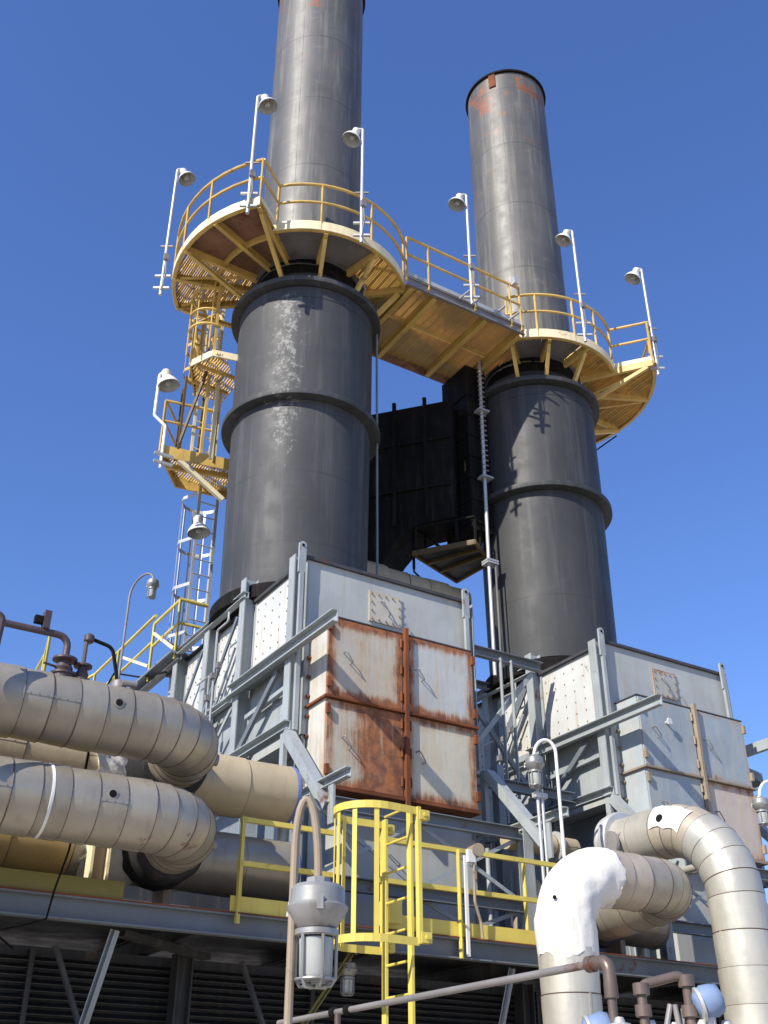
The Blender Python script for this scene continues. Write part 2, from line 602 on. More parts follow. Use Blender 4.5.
# ------------------------------------------------------------------ exhaust stacks
def stack(cx, label, up, low):
    s = thing('exhaust_stack', label, 'smokestack', (cx, SY, 8.9))
    c = (cx, SY, 0)
    MB().lathe([(1.19, 9.2), (1.20, 9.6), (1.235, 12.6)], c, 72, caps=False).build('lower_drum', low, s)
    MB().lathe([(1.25, 12.7), (1.26, 15.1)], c, 72, caps=False).build('upper_drum', low, s)
    # drum flanges: flat-rimmed rings
    for z, r in ((12.66, 1.41), (15.18, 1.41)):
        MB().lathe([(1.2, z - 0.05), (r, z - 0.045), (r + 0.004, z - 0.035), (r + 0.004, z + 0.05), (r - 0.02, z + 0.06), (1.2, z + 0.06)], c, 72, caps=False).build('drum_flange', low, s)
    MB().lathe([(1.245, 14.86), (1.268, 14.865), (1.268, 14.885), (1.25, 14.89)], c, 72, caps=False).build('stiffener_ring', low, s)
    MB().lathe([(1.30, 8.88), (1.33, 8.9), (1.33, 9.1), (1.30, 9.14), (1.19, 9.16)], c, 72).build('base_flange', 'black', s)
    MB().lathe([(1.30, 15.24), (1.06, 15.62)], c, 64, caps=False).build('cone', low, s)
    MB().lathe([(1.0, 15.62), (1.0, 16.55)], c, 64, caps=False).build('neck', 'black', s)
    MB().lathe([(1.0, 16.02), (1.12, 16.03), (1.12, 16.08), (1.0, 16.09)], c, 64, caps=False).build('neck_ring', 'galv_grey', s)
    for k in range(18):
        a = 2 * PI * k / 18 + 0.1
        u = Vector((math.cos(a), math.sin(a), 0))
        p = Vector((cx, SY, 0)) + u * 1.055
        MB().bar(p + Vector((0, 0, 16.1)), p + Vector((0, 0, 16.46)), 0.02, 0.10, up=u).build('gusset', 'galv', s)
    MB().lathe([(0.985, 16.46), (1.11, 16.465), (1.11, 16.52), (0.985, 16.53)], c, 64, caps=False).build('neck_flange', up, s)
    zs = [16.5, 18.6, 20.6, 22.6, 24.6, 25.2]
    for a, b in zip(zs, zs[1:]):
        MB().lathe([(0.982, a + 0.002), (0.986, (a + b) / 2), (0.982, b - 0.002)], c, 72, caps=False).build('shell_course', up, s)
    MB().lathe([(0.94, 16.6), (0.94, 25.2)], c, 48, caps=False).build('liner', 'black', s)
    MB().lathe([(0.98, 25.17), (1.035, 25.175), (1.04, 25.2), (1.035, 25.235), (0.95, 25.24), (0.94, 25.2)], c, 72, caps=False).build('rim', 'black', s)
    # lifting plate at the rim, on the viewer's side
    a = math.atan2(-0.75, -0.66) - 0.30
    u = Vector((math.cos(a), math.sin(a), 0))
    p = Vector((cx, SY, 0)) + u * 1.0
    MB().bar(p + Vector((0, 0, 24.72)), p + Vector((0, 0, 25.24)), 0.17, 0.03, up=u).build('lifting_plate', 'rust', s)
    # vertical seam weld
    a = math.atan2(-0.75, -0.66) - 0.12
    u = Vector((math.cos(a), math.sin(a), 0))
    p = Vector((cx, SY, 0)) + u * 0.984
    MB().bar(p + Vector((0, 0, 16.55)), p + Vector((0, 0, 25.1)), 0.016, 0.008, up=u).build('seam_weld', up, s)
    return s


stack(AX, 'tall dark smokestack nearer the left, cut by the top of the photo', 'stack_up_a', 'stack_low_a')
stack(BX, 'right-hand dark smokestack with its open rim in view', 'stack_up_a', 'stack_low_b')


# ------------------------------------------------------------------ plenum modules under the stacks
def rect_bolts(xs, zs, y, r, depth, axis):
    m = MB()
    for x in xs:
        for z in zs:
            if axis == 'x':
                m.cyl((y, x, z), (y - depth, x, z), r, n=6)
            else:
                m.cyl((x, y, z), (x, y - depth, z), r, n=6)
    return m


def module(dx, label, doors, second):
    X0, X1, Y0, Y1, ZT = 6.17 + dx, 8.88 + dx, 11.9, 17.0, 8.82
    root = thing('exhaust_plenum', label, 'machinery', (X0 + 1.3, 13.5, DZ))
    b = lambda: MB()
    # body
    b().box(X0 + 0.004, X1, Y0, Y1, 6.3, ZT).build('casing', 'front', root)
    b().box(X0 - 0.05, X1 + 0.05, Y0 - 0.045, Y1 + 0.05, ZT + 0.002, ZT + 0.05).build('roof_edge', 'roof_edge', root)
    # lower casing, front panel and legs under the body
    b().box(X0 + 0.35, X1 - 0.3, 12.3, 16.5, 3.9, 6.29).build('hopper', 'steel_dark', root)
    lp = b().box(X0 + 0.45, 8.62 + dx, 11.58, 12.2, DZ + 0.15, 5.46).build('lower_panel', 'front', root)
    for z in (4.15, 4.7, 5.2):
        b().cyl((8.59 + dx, 11.565, z), (8.59 + dx, 11.565, z + 0.13), 0.02, n=8).build('hinge', 'bracket', lp)
    b().tube(fillet([(7.25 + dx, 11.58, 4.86), (7.25 + dx, 11.53, 4.86), (7.42 + dx, 11.53, 4.74), (7.42 + dx, 11.58, 4.74)], 0.02, 3), 0.008, 6).build('handle', 'galv_grey', lp)
    for x, y in ((X0 + 0.1, 12.02), (X1 - 0.1, 12.02), (X0 + 0.1, 13.6), (X0 + 0.1, 16.2), (X1 - 0.1, 16.2)):
        b().ibeam((x, y, DZ), (x, y, 6.3), 0.18, 0.18, 0.016, up=(0, 1, 0)).build('leg', 'steel', root)
    # left wall: columns, panels, rails, braces
    for y, zt in ((11.98, 8.86), (13.6, 9.2), (14.9, 8.9), (16.2, 8.86)):
        b().ibeam((5.99 + dx + 0.07, y, 6.3), (5.99 + dx + 0.07, y, zt), 0.17, 0.22, 0.018, up=(1, 0, 0)).build('column', 'steel', root)
    ys = ((12.12, 13.47), (13.73, 14.77), (15.03, 16.07))
    for (a, c) in ys:
        p = b().box(X0 - 0.035, X0 + 0.004, a, c, 7.56, 8.74).build('side_panel', 'panel_white', root)
        n = 4
        rect_bolts([a + 0.09 + (c - a - 0.18) * k / (n + 1) for k in range(n + 2)], [7.66 + 0.98 * k / 5 for k in range(6)], X0 - 0.034, 0.013, 0.012, 'x').build('bolt_heads', 'bracket', p)['kind'] = 'stuff'
        b().box(X0 - 0.03, X0 + 0.004, a, c, 6.44, 7.28).build('side_panel', 'steel', root)
    for i, (a, c) in enumerate(ys):
        b().chan((X0 - 0.08, a - 0.05, 7.46), (X0 - 0.08, c + 0.05, 7.46), 0.12, 0.1, 0.012, side=-1).build('rail', 'steel', root)
    b().chan((5.90 + dx, 10.62, 7.40), (5.90 + dx, 13.72, 7.40), 0.09, 0.17, 0.014, side=1).build('outrigger_beam', 'steel', root)
    b().chan((5.93 + dx, 13.74, 7.30), (5.93 + dx, 17.0, 7.30), 0.08, 0.10, 0.012, side=1).build('outrigger_beam', 'steel', root)
    b().chan((5.93 + dx, 11.85, 6.36), (5.93 + dx, 13.72, 6.36), 0.1, 0.13, 0.014, side=1).build('sill_beam', 'steel', root)
    b().chan((5.95 + dx, 13.74, 6.36), (5.95 + dx, 17.0, 6.36), 0.1, 0.13, 0.014, side=1).build('sill_beam', 'steel', root)
    b().bar((6.0 + dx, 12.35, 7.28), (6.0 + dx, 13.5, 6.46), 0.05, 0.09, up=(0, 0, 1)).build('brace', 'beam_grey', root)
    b().bar((6.06 + dx, 12.15, 7.0), (6.06 + dx, 13.4, 6.95), 0.07, 0.06).build('brace', 'steel', root)
    b().bar((5.96 + dx, 13.75, 8.62), (5.96 + dx, 14.78, 7.42), 0.03, 0.16 if second else 0.07).build('brace', 'beam_grey', root)
    b().bar((6.02 + dx, 13.9, 8.2), (6.02 + dx, 14.75, 7.1), 0.03, 0.04).build('brace', 'steel', root)
    b().bar((6.0 + dx, 15.1, 8.6), (6.0 + dx, 16.1, 7.45), 0.03, 0.06).build('brace', 'beam_grey', root)
    b().bar((5.98 + dx, 13.75, 7.2), (5.98 + dx, 14.8, 6.45), 0.03, 0.06).build('brace', 'steel', root)
    b().chan((5.96 + dx, 13.5, 8.90), (5.96 + dx, 17.0, 8.90), 0.1, 0.15 if second else 0.1, 0.014, side=1).build('top_rail', 'steel', root)
    # lifting lugs: flat bars with an eye, at both front corners
    for x, zb in ((6.02 + dx, 6.3), (8.80 + dx, 7.85)):
        y = 11.80
        w = 0.055
        pol = [(x - w, y, 8.55), (x + w, y, 8.55), (x + w, y, 8.98)]
        pol += [(x + w * math.cos(R(k)), y, 8.98 + w * math.sin(R(k))) for k in range(20, 180, 20)] + [(x - w, y, 8.98)]
        lug = b().prism(pol, (0, 0.035, 0)).build('lifting_lug', 'steel', root)
        b().cyl((x, y - 0.003, 8.97), (x, y - 0.012, 8.97), 0.022, n=12).build('eye', 'black', lug)
        b().chan((x, y + 0.02, zb), (x, y + 0.02, 8.56), 0.06, 0.05, 0.01, up=(0, 1, 0)).build('corner_bar', 'steel', root)
    b().ibeam((8.93 + dx, 11.98, 6.3), (8.93 + dx, 11.98, 8.86), 0.12, 0.16, 0.014, up=(1, 0, 0)).build('column', 'steel', root)
    # little roof lugs
    for x in (7.05, 8.0):
        b().box(x + dx, x + dx + 0.06, 12.0, 12.03, ZT + 0.052, ZT + 0.13).build('roof_lug', 'panel_white', root)
    # bolted hatch on the front wall
    h = b().box(7.15 + dx, 7.69 + dx, Y0 - 0.022, Y0 - 0.001, 8.13, 8.60).build('hatch', doors[4], root)
    xs = [7.19 + dx + 0.46 * k / 4 for k in range(5)]
    zs = [8.17 + 0.39 * k / 3 for k in range(4)]
    for x in xs:
        for z in zs:
            if x in (xs[0], xs[-1]) or z in (zs[0], zs[-1]):
                b().cyl((x, Y0 - 0.022, z), (x, Y0 - 0.042, z), 0.014, n=6).build('bolt', 'bracket', h)
    b().tube(fillet([(7.34 + dx, Y0 - 0.022, 8.46), (7.34 + dx, Y0 - 0.08, 8.46), (7.47 + dx, Y0 - 0.08, 8.27), (7.47 + dx, Y0 - 0.022, 8.27)], 0.03, 3), 0.01, 6).build('handle', 'galv_grey', h)
    b().tube([(7.74 + dx, Y0 - 0.05, 8.22), (7.80 + dx, Y0 - 0.08, 8.08), (7.83 + dx, Y0 - 0.05, 7.95)], 0.012, 6).build('hook', 'galv_grey', root)
    b().tube([(7.70 + dx, Y0 - 0.03, 7.82), (7.70 + dx, Y0 - 0.06, 8.02), (7.74 + dx, Y0 - 0.03, 8.05)], 0.014, 6).build('hook', 'bracket', root)
    # door block
    f = b().box(6.235 + dx, 8.555 + dx, 11.425, 11.898, 5.54, 7.79).build('door_frame', doors[5], root)
    b().box(6.19 + dx, 8.60 + dx, 11.345, 11.9, 6.645, 6.675).build('ledge', doors[6], f)
    b().box(6.22 + dx, 8.58 + dx, 11.36, 11.9, 5.49, 5.535).build('ledge', doors[6], f)
    b().box(6.22 + dx, 8.57 + dx, 11.40, 11.9, 7.792, 7.81).build('ledge', 'roof_edge', f)
    b().bar((7.42 + dx, 11.36, 5.40), (7.42 + dx, 11.36, 7.86), 0.055, 0.07, up=(0, 1, 0)).build('centre_post', doors[6], f)
    spec = ((6.25, 7.375, 6.69, 7.775), (7.465, 8.545, 6.69, 7.775), (6.25, 7.375, 5.55, 6.63), (7.465, 8.545, 5.55, 6.63))
    for i, (xa, xb, za, zb) in enumerate(spec):
        d = b().box(xa + dx, xb + dx, 11.395, 11.424, za, zb).build('door', doors[i], root)
        inner = xb if i % 2 == 0 else xa
        outer = xa if i % 2 == 0 else xb
        sg = 1 if i % 2 == 0 else -1
        for k in range(3):
            z = za + 0.12 + k * 0.38
            b().cyl((inner - sg * 0.02 + dx, 11.375, z), (inner - sg * 0.02 + dx, 11.375, z + 0.13), 0.018, n=8).build('hinge', doors[6], d)
        for z in (za + 0.1, zb - 0.2):
            b().box(outer - 0.025 + dx, outer + 0.025 + dx, 11.345, 11.394, z, z + 0.13).build('latch', doors[6], d)
        hx = outer + sg * 0.22 + dx if i % 2 == 0 else inner - sg * 0.12 + dx
        hz = (za + zb) / 2
        b().tube(fillet([(hx, 11.395, hz + 0.07), (hx, 11.31, hz + 0.07), (hx + 0.1, 11.31, hz - 0.07), (hx + 0.1, 11.395, hz - 0.07)], 0.02, 3), 0.009, 6).build('handle', 'galv_grey', d)
    # rusty hinge knuckles down the back edge of the block's left side
    for k in range(8):
        z = 5.72 + k * 0.27
        b().cyl((6.235 + dx, 11.86, z), (6.19 + dx, 11.86, z), 0.026, n=8).build('clamp_bolt', 'rust' if not second else 'bracket', f)
    if second:
        lug = b().prism([(6.75 + dx, 11.30, 7.39), (6.82 + dx, 11.30, 7.39), (6.835 + dx, 11.30, 7.44), (6.81 + dx, 11.30, 7.49), (6.76 + dx, 11.30, 7.49), (6.735 + dx, 11.30, 7.44)], (0, 0.03, 0)).build('pad_eye', 'panel_white', root)
        b().cyl((6.785 + dx, 11.33, 7.44), (6.785 + dx, 11.394, 7.44), 0.02, n=8).build('stub', 'panel_white', root)
    # low outriggers with knee brace and hanging plate, left and right
    for x in (5.95 + dx, 9.1 + dx):
        b().chan((x, 10.3, 5.36), (x, 11.95, 5.36), 0.08, 0.12, 0.014, side=1).build('outrigger_beam', 'steel', root)
        b().chan((x + 0.002, 11.86, 6.24), (x + 0.002, 10.74, 5.06), 0.15, 0.13, 0.014, side=1).build('knee_brace', 'steel', root)
        b().bar((x - 0.01, 11.95, 6.3), (x - 0.01, 11.95, 5.3), 0.10, 0.06).build('knee_post', 'steel', root)
        b().box(x - 0.03, x + 0.0, 10.60, 10.72, 4.85, 5.32).build('hanger_plate', 'steel', root)
    if second:
        b().chan((14.42, 10.2, 7.44), (14.42, 12.6, 7.44), 0.09, 0.17, 0.014, side=-1).build('outrigger_beam', 'steel', root)
    # portal frame in front of the lower panel
    for z in (5.24, 4.34):
        b().chan((6.0 + dx, 11.14, z), (9.02 + dx, 11.14, z), 0.09, 0.16, 0.014, side=-1).build('portal_beam', 'beam_grey', root)
    for x in (5.95 + dx, 9.1 + dx):
        b().ibeam((x, 11.15, DZ), (x, 11.15, 5.3), 0.15, 0.14, 0.014, up=(0, 1, 0)).build('portal_post', 'steel', root)
    for s_, e_ in (((7.5, 4.44), (8.95, 5.16)), ((7.5, 5.16), (8.95, 4.44)), ((7.5, 3.75), (8.95, 4.28)), ((7.5, 4.28), (8.95, 3.75)), ((6.1, 4.44), (7.4, 5.16)), ((6.1, 5.16), (7.4, 4.44))):
        y = 11.17 if s_[1] < e_[1] else 11.20
        b().angle((s_[0] + dx, y, s_[1]), (e_[0] + dx, y, e_[1]), 0.02, 0.05, 0.008).build('cross_brace', 'steel', root)
    # side conduits with fittings
    b().tube(fillet([(5.88 + dx, 14.3, 6.4), (5.88 + dx, 14.3, 8.6), (5.88 + dx, 13.9, 8.6), (5.88 + dx, 13.9, 8.75)], 0.05, 4), 0.016, 6).build('conduit', 'galv', root)
    b().tube([(5.87 + dx, 14.45, 6.4), (5.87 + dx, 14.45, 7.9), (5.87 + dx, 14.9, 7.9)], 0.014, 6).build('conduit', 'galv', root)
    for y, z in ((14.3, 7.8), (14.45, 7.5), (14.3, 7.0), (14.1, 7.9)):
        b().box(5.83 + dx, 5.9 + dx, y - 0.04, y + 0.04, z, z + 0.09).build('junction_box', 'galv_grey', root)
    return root


white = (0.53, 0.51, 0.44)
blue = (0.33, 0.385, 0.42)
dA = [door_mat('rusty_door_upper_left', white, 0.13, 0.33, 1, 0.7), door_mat('rusty_door_upper_right', (0.50, 0.52, 0.50), 0.05, 0.36, 2, 0.35),
      door_mat('rusty_door_lower_left', white, 0.08, 0.24, 3, 0.6, left=0.30), door_mat('rusty_door_lower_right', (0.54, 0.51, 0.41), 0.03, 0.32, 4, 0.7),
      door_mat('stained_hatch', white, -0.04, 0.18, 5, 0.4), door_mat('stained_frame', (0.58, 0.57, 0.52), -0.08, 0.16, 6, 0.35), M['rust']]
dB = [door_mat('blue_grey_door_upper_left', blue, -0.10, 0.16, 7, 0.25), door_mat('blue_grey_door_upper_right', blue, -0.08, 0.26, 8, 0.3),
      door_mat('blue_grey_door_lower_left', blue, -0.10, 0.18, 9, 0.25), door_mat('scraped_door_lower_right', (0.58, 0.49, 0.42), -0.02, 0.30, 10, 0.6),
      door_mat('rust_edged_hatch', (0.42, 0.43, 0.40), 0.0, 0.28, 11, 0.4), door_mat('pale_frame', (0.42, 0.47, 0.49), -0.12, 0.14, 12, 0.2), M['bracket']]
module(0, 'steel plenum casing with four rust-streaked doors under the left smokestack', dA, False)
module(DX, 'blue-grey plenum casing with clean doors under the right smokestack', dB, True)

# ------------------------------------------------------------------ steelwork and ducts between the modules
t = thing('tie_frame', 'grey tie beams and hangers bridging the gap between the two casings', 'steel frame', (10.1, 13.0, DZ))
MB().chan((8.95, 13.1, 8.74), (11.3, 13.1, 8.74), 0.1, 0.17, 0.014, side=-1).build('tie_beam', 'beam_grey', t)
MB().chan((9.05, 14.6, 8.9), (11.3, 14.6, 8.9), 0.1, 0.12, 0.014, side=-1).build('tie_beam', 'beam_grey', t)
MB().chan((9.05, 12.6, 6.4), (11.3, 12.6, 6.4), 0.1, 0.16, 0.014, side=-1).build('tie_beam', 'steel_dark', t)
for x, z0, z1 in ((10.4, 6.4, 8.7), (10.62, 6.4, 8.7), (9.6, 6.4, 8.7), (10.0, DZ, 6.4)):
    MB().angle((x, 13.05, z0), (x, 13.05, z1), 0.06, 0.06, 0.01).build('hanger', 'steel', t)
MB().bar((9.3, 13.15, 6.5), (11.1, 13.15, 8.6), 0.05, 0.08).build('brace', 'steel', t)
MB().bar((9.3, 13.25, 8.6), (11.1, 13.25, 6.5), 0.05, 0.08).build('brace', 'steel_dark', t)
MB().bar((9.2, 11.6, DZ + 0.05), (10.1, 12.6, 5.6), 0.05, 0.14).build('brace', 'bracket', t)
MB().bar((9.55, 11.5, DZ + 0.05), (10.3, 12.2, 4.9), 0.05, 0.10).build('brace', 'steel', t)

for i_, (x, z0, z1, r_) in enumerate(((9.35, DZ, 5.0, 0.05), (9.5, DZ, 4.6, 0.035), (8.75, DZ, 5.1, 0.03))):
    MB().cyl((x, 11.5, z0), (x, 11.5, z1), r_, n=12).build('drain_pipe', 'bracket' if i_ == 1 else 'steel', t)
MB().tube(fillet([(9.25, 11.3, DZ), (9.25, 11.3, 4.35), (9.6, 11.6, 4.75), (9.9, 12.0, 4.75)], 0.12, 5), 0.075, 14).build('drain_pipe', 'clad_tan', t)
MB().bar((9.3, 11.9, DZ), (9.3, 11.9, 6.4), 0.14, 0.12).build('hanger', 'steel_dark', t)

# dark breeching duct between the stacks
duct = thing('breeching_duct', 'black stiffened breeching duct in shade between the smokestacks', 'duct', (10.0, 15.2, 11.1))
p0 = Vector((9.05, 16.2, 0))
dr = Vector((0.65, -0.76, 0)).normalized()
nb = Vector((0.76, 0.65, 0))
sz = [(-0.3, 14.9), (2.35, 14.9), (2.35, 12.15), (1.75, 12.12), (1.5, 12.05), (1.28, 11.9), (1.08, 11.68), (0.92, 11.42), (0.82, 11.15), (0.6, 11.12), (0.2, 11.25), (-0.3, 11.45)]
MB().prism([p0 + dr * s_ + Vector((0, 0, z)) for s_, z in sz], nb * 0.9).build('duct_body', 'black', duct)
for s_ in (0.5, 1.15, 1.8):
    MB().bar(p0 + dr * s_ - nb * 0.03 + Vector((0, 0, 12.1)), p0 + dr * s_ - nb * 0.03 + Vector((0, 0, 15.05)), 0.07, 0.07, up=nb).build('stiffener', 'black', duct)
for z in (12.9, 14.0):
    MB().bar(p0 - dr * 0.3 - nb * 0.025 + Vector((0, 0, z)), p0 + dr * 2.3 - nb * 0.025 + Vector((0, 0, z)), 0.05, 0.06).build('stiffener', 'black', duct)
MB().box(10.86, 11.36, 14.25, 15.1, 11.9, 15.82).build('riser_box', 'black', duct)
for k in range(7):
    z = 11.75 + k * 0.5
    MB().box(10.83, 10.86, 14.25, 15.1, z + 0.3, z + 0.34).build('stiffener', 'black', duct)
    MB().box(10.85, 11.36, 14.22, 14.25, z + 0.3, z + 0.34).build('stiffener', 'black', duct)

lp = thing('service_landing', 'small shade-darkened service landing hung beneath the black duct', 'platform', (10.7, 15.0, 11.4))
pa = [Vector((10.05, 15.1, 11.5)), Vector((10.78, 14.1, 11.5)), Vector((11.5, 14.6, 11.5)), Vector((11.42, 15.6, 11.5))]
MB().prism(pa, (0, 0, 0.05)).build('deck_plate', 'louvre_shaded', lp)  # plate coloured dark to stand for the left stack's shadow
for q_ in (0.3, 0.6):
    MB().bar(pa[0].lerp(pa[3], q_) - Vector((0, 0, 0.03)), pa[1].lerp(pa[2], q_) - Vector((0, 0, 0.03)), 0.05, 0.06).build('joist', 'shaded_ochre', lp)
for a, c in zip(pa, pa[1:] + pa[:1]):
    MB().bar(a + Vector((0, 0, 0.0)), c + Vector((0, 0, 0.0)), 0.04, 0.10).build('edge_channel', 'shaded_ochre', lp)
    MB().bar(a + Vector((0, 0, 0.55)), c + Vector((0, 0, 0.55)), 0.035, 0.035).build('rail', 'black', lp)
    for k in range(3):
        q = a.lerp(c, k / 3 + 0.05)
        MB().bar(q + Vector((0, 0, 0.08)), q + Vector((0, 0, 0.55)), 0.04, 0.04).build('post', 'black', lp)
MB().tube([(10.1, 15.15, 11.5), (10.1, 15.15, 11.15), (10.5, 15.3, 11.05), (11.2, 15.4, 11.2)], 0.02, 6).build('conduit', 'black', lp)
MB().bar((10.1, 15.15, 11.2), (10.1, 15.15, 12.0), 0.04, 0.04).build('hanger', 'black', lp)


# ------------------------------------------------------------------ lagged pipes
def lagged(root, pts, r, mat, n=40, strap_every=1, mats=None, seglen=0.36, rough=0.003, strap_mat='strap', gores=6, rads=None):
    """pts: centreline nodes; each span becomes one cladding section with a slight lap"""
    # subdivide long straight spans
    P = [pts[0]]
    for a, c in zip(pts, pts[1:]):
        L = (c - a).length
        k = max(1, round(L / seglen))
        for j in range(1, k + 1):
            P.append(a.lerp(c, j / k))
    rs0 = tube_rings(P, [r] * len(P), n)
    for i in range(len(P) - 1):
        c0, c1 = P[i], P[i + 1]
        e0 = 1 + random.uniform(-rough, rough) / r
        e1 = e0 + 0.010 / r
        m0 = [c0 + (p - c0) * e0 for p in rs0[i]]
        m1 = [c1 + (p - c1) * e1 for p in rs0[i + 1]]
        dent = [random.uniform(-0.0035, 0.0035) for _ in range(n)]
        cm = (c0 + c1) / 2
        mids = []
        for w in (0.25, 0.5, 0.75):
            cc = c0.lerp(c1, w)
            mids.append([a.lerp(c, w) + (a.lerp(c, w) - cc).normalized() * (0.002 + 0.5 * (dent[q] + dent[(q + 1) % n]) * (1 if w == 0.5 else 0.5)) for q, (a, c) in enumerate(zip(m0, m1))])
        m = mats[min(i, len(mats) - 1)] if mats else mat
        sec = MB().rings([m0] + mids + [m1], i == 0, i == len(P) - 2)
        # longitudinal lap with screw heads
        if (c1 - c0).length > 0.2 and random.random() < 0.75:
            j = random.choice((int(n * 0.30), int(n * 0.55), int(n * 0.8), int(n * 0.05)))
            pa_, pb_ = m0[j], m1[j]
            out = ((pa_ - c0).normalized() + (pb_ - c1).normalized()).normalized()
            sec.bar(pa_ + out * 0.002, pb_ + out * 0.002, 0.028, 0.007, up=out)
            for q in (0.2, 0.5, 0.8):
                sp_ = pa_.lerp(pb_, q) + out * 0.004
                sec.cyl(sp_, sp_ + out * 0.006, 0.007, n=6)
        sec.build('cladding_section', m, root)
    for i in range(1, len(P) - 1):
        if i % strap_every:
            continue
        MB().tube([P[i] + (p - P[i]) * (1 + 0.006 / r) for p in rs0[i]], 0.007, 6, closed=True).build('strap', strap_mat, root)
    return P


RP = 0.31


def left_pipe(label, z, xr, zdir):
    root = thing('lagged_pipe', label, 'pipe', (2.5, 9.6, z - RP))
    path = fillet([(-1.2, 9.55, z), (xr, 9.55, z), (xr, 10.55, z)], 0.60, 6)
    P = lagged(root, path, RP, 'clad', seglen=0.25)
    # black expansion boot where the elbow meets the header
    e = P[-1]
    MB().lathe([(0.30, 0.0), (0.36, 0.02), (0.39, 0.08), (0.355, 0.13), (0.385, 0.19), (0.40, 0.28), (0.41, 0.40)], e - Vector((0, 0.27, 0)), 40, axis=(0, 1, 0)).build('expansion_boot', 'boot', root, jitter=0.006)
    if zdir:
        MB().lathe([(RP + 0.004, -0.014), (RP + 0.014, -0.012), (RP + 0.014, 0.012), (RP + 0.004, 0.014)], (2.43, 9.55, z), 40, axis=(1, 0, 0)).build('white_band', 'white_lamp', root)
    # drain nozzle and small round port on the flank facing the viewer
    for x, dz in ((xr - 1.0, 0.06),):
        q = Vector((x, 9.55 - RP - 0.004, z + dz))
        MB().lathe([(0.032, 0), (0.05, 0.002), (0.05, 0.008), (0.032, 0.01)], q, 16, axis=(0, -1, 0)).build('port_ring', 'clad', root)
        MB().cyl(q + Vector((0, 0.02, 0)), q - Vector((0, 0.012, 0)), 0.034, n=16).build('port_plug', 'black', root)
    MB().cyl(P[-4] + Vector((0.31, 0.0, -0.05)), P[-4] + Vector((0.345, 0.0, -0.05)), 0.06, n=14).build('test_cap', 'galv_grey', root)
    return root


left_pipe('upper of two large lagged pipes at the left, elbowing back at its right end', 5.16, 3.90, 0)
left_pipe('lower of two large lagged pipes at the left, white strap near its left end', 4.33, 3.95, 1)


def header(label, z, x0, x1, mats, band):
    root = thing('header_pipe', label, 'pipe', ((x0 + x1) / 2, 10.95, z - RP))
    P = lagged(root, [Vector((x0, 10.95, z)), Vector((x1, 10.95, z))], RP + 0.005, mats, seglen=0.62, mats=mats if isinstance(mats, list) else None)
    MB().lathe([(RP + 0.02, 0), (RP + 0.02, 0.04)], (x1 - 0.03, 10.95, z), 40, axis=(1, 0, 0)).build('end_flange', 'blue_band' if x1 < 8 else 'galv_grey', root)
    MB().cyl((x1 + 0.01, 10.95, z), (x1 + 0.05, 10.95, z), RP - 0.03, n=32).build('end_plate', 'blue_band' if band and x1 < 8 else 'galv_grey', root)
    # short nozzle turning down behind the end plate
    MB().tube(fillet([(x1 - 0.35, 11.1, z - 0.1), (x1 + 0.15, 11.35, z - 0.1), (x1 + 0.15, 11.35, DZ)], 0.15, 5), 0.09, 14).build('nozzle', 'clad_bright', root)
    # saddle supports
    for x in (x0 + 0.8, x1 - 1.4):
        MB().box(x - 0.04, x + 0.04, 10.8, 11.1, z - RP - 0.28, z - RP + 0.02).build('saddle', 'bracket', root)
    return root


header('upper header pipe behind the large pipes at the left, blue ring on its end', 5.17, -1.2, 5.52, 'clad_tan', False)
header('lower header pipe just above the deck at the left, dark blue band near its end', 4.33, -1.2, 5.54, ['clad_gold'] * 7 + ['clad'] * 5, True)
sp = thing('bypass_pipe', 'slim tan pipe behind the railing, left of the right flange', 'pipe', (9.6, 11.3, 5.0))
lagged(sp, [Vector((8.95, 11.35, 5.22)), Vector((10.1, 11.35, 5.22))], 0.13, 'clad_tan', n=24, seglen=0.4)
MB().lathe([(0.13, 0), (0.2, 0.01), (0.2, 0.05), (0.13, 0.06)], (9.75, 11.35, 5.22), 24, axis=(1, 0, 0)).build('flange', 'galv', sp)
header('lower header pipe at the right, hidden behind the white elbow', 4.3, 6.9 + 2.6, 11.02, 'clad', True)
# torn white insulation wrapped round the headers beside the elbows
for z, lab in ((5.17, 'torn white insulation wrap bulging between the upper left pipes'), (4.33, 'torn white insulation collar around the lower left header')):
    m = MB()
    x0 = 3.2
    rs = []
    for k in range(9):
        x = x0 + k * 0.07
        rs.append([(x + 0.03 * math.sin(j * 1.7), 10.95 + (RP + 0.035 + 0.025 * math.sin(j * 2.3 + k * 1.9)) * math.cos(2 * PI * j / 28), z + (RP + 0.035 + 0.025 * math.sin(j * 3.1 + k * 1.3)) * math.sin(2 * PI * j / 28)) for j in range(28)])
    o = m.rings(rs).build('insulation_wrap', 'plaster', None, jitter=0.008)
    tag(o, lab, 'insulation')

# wires and brackets on the left pipes
o = MB().tube([(2.84, 9.75, 5.0), (2.83, 9.76, 4.6), (2.80, 9.8, 4.0), (2.82, 10.15, 3.72), (2.80, 10.2, 3.48), (2.6, 10.35, 3.42), (2.45, 10.6, 3.40), (2.7, 10.8, 3.3)], 0.010, 6).build('hanging_cable', 'black')
tag(o, 'thin black cable hanging down across the left pipes to the deck beam', 'cable')
st = thing('pipe_stanchion', 'tan steel stanchion standing behind the kick plate under the lower left pipe', 'support', (3.28, 10.5, DZ))
MB().box(3.2, 3.225, 10.42, 10.58, DZ, 4.6).build('flange', 'cream', st)
MB().box(3.36, 3.385, 10.42, 10.58, DZ, 4.6).build('flange', 'cream', st)
MB().box(3.226, 3.359, 10.49, 10.51, DZ, 4.6).build('web', 'bracket', st)
MB().box(3.12, 3.46, 10.38, 10.62, DZ + 0.004, DZ + 0.02).build('base_plate', 'rust', st)

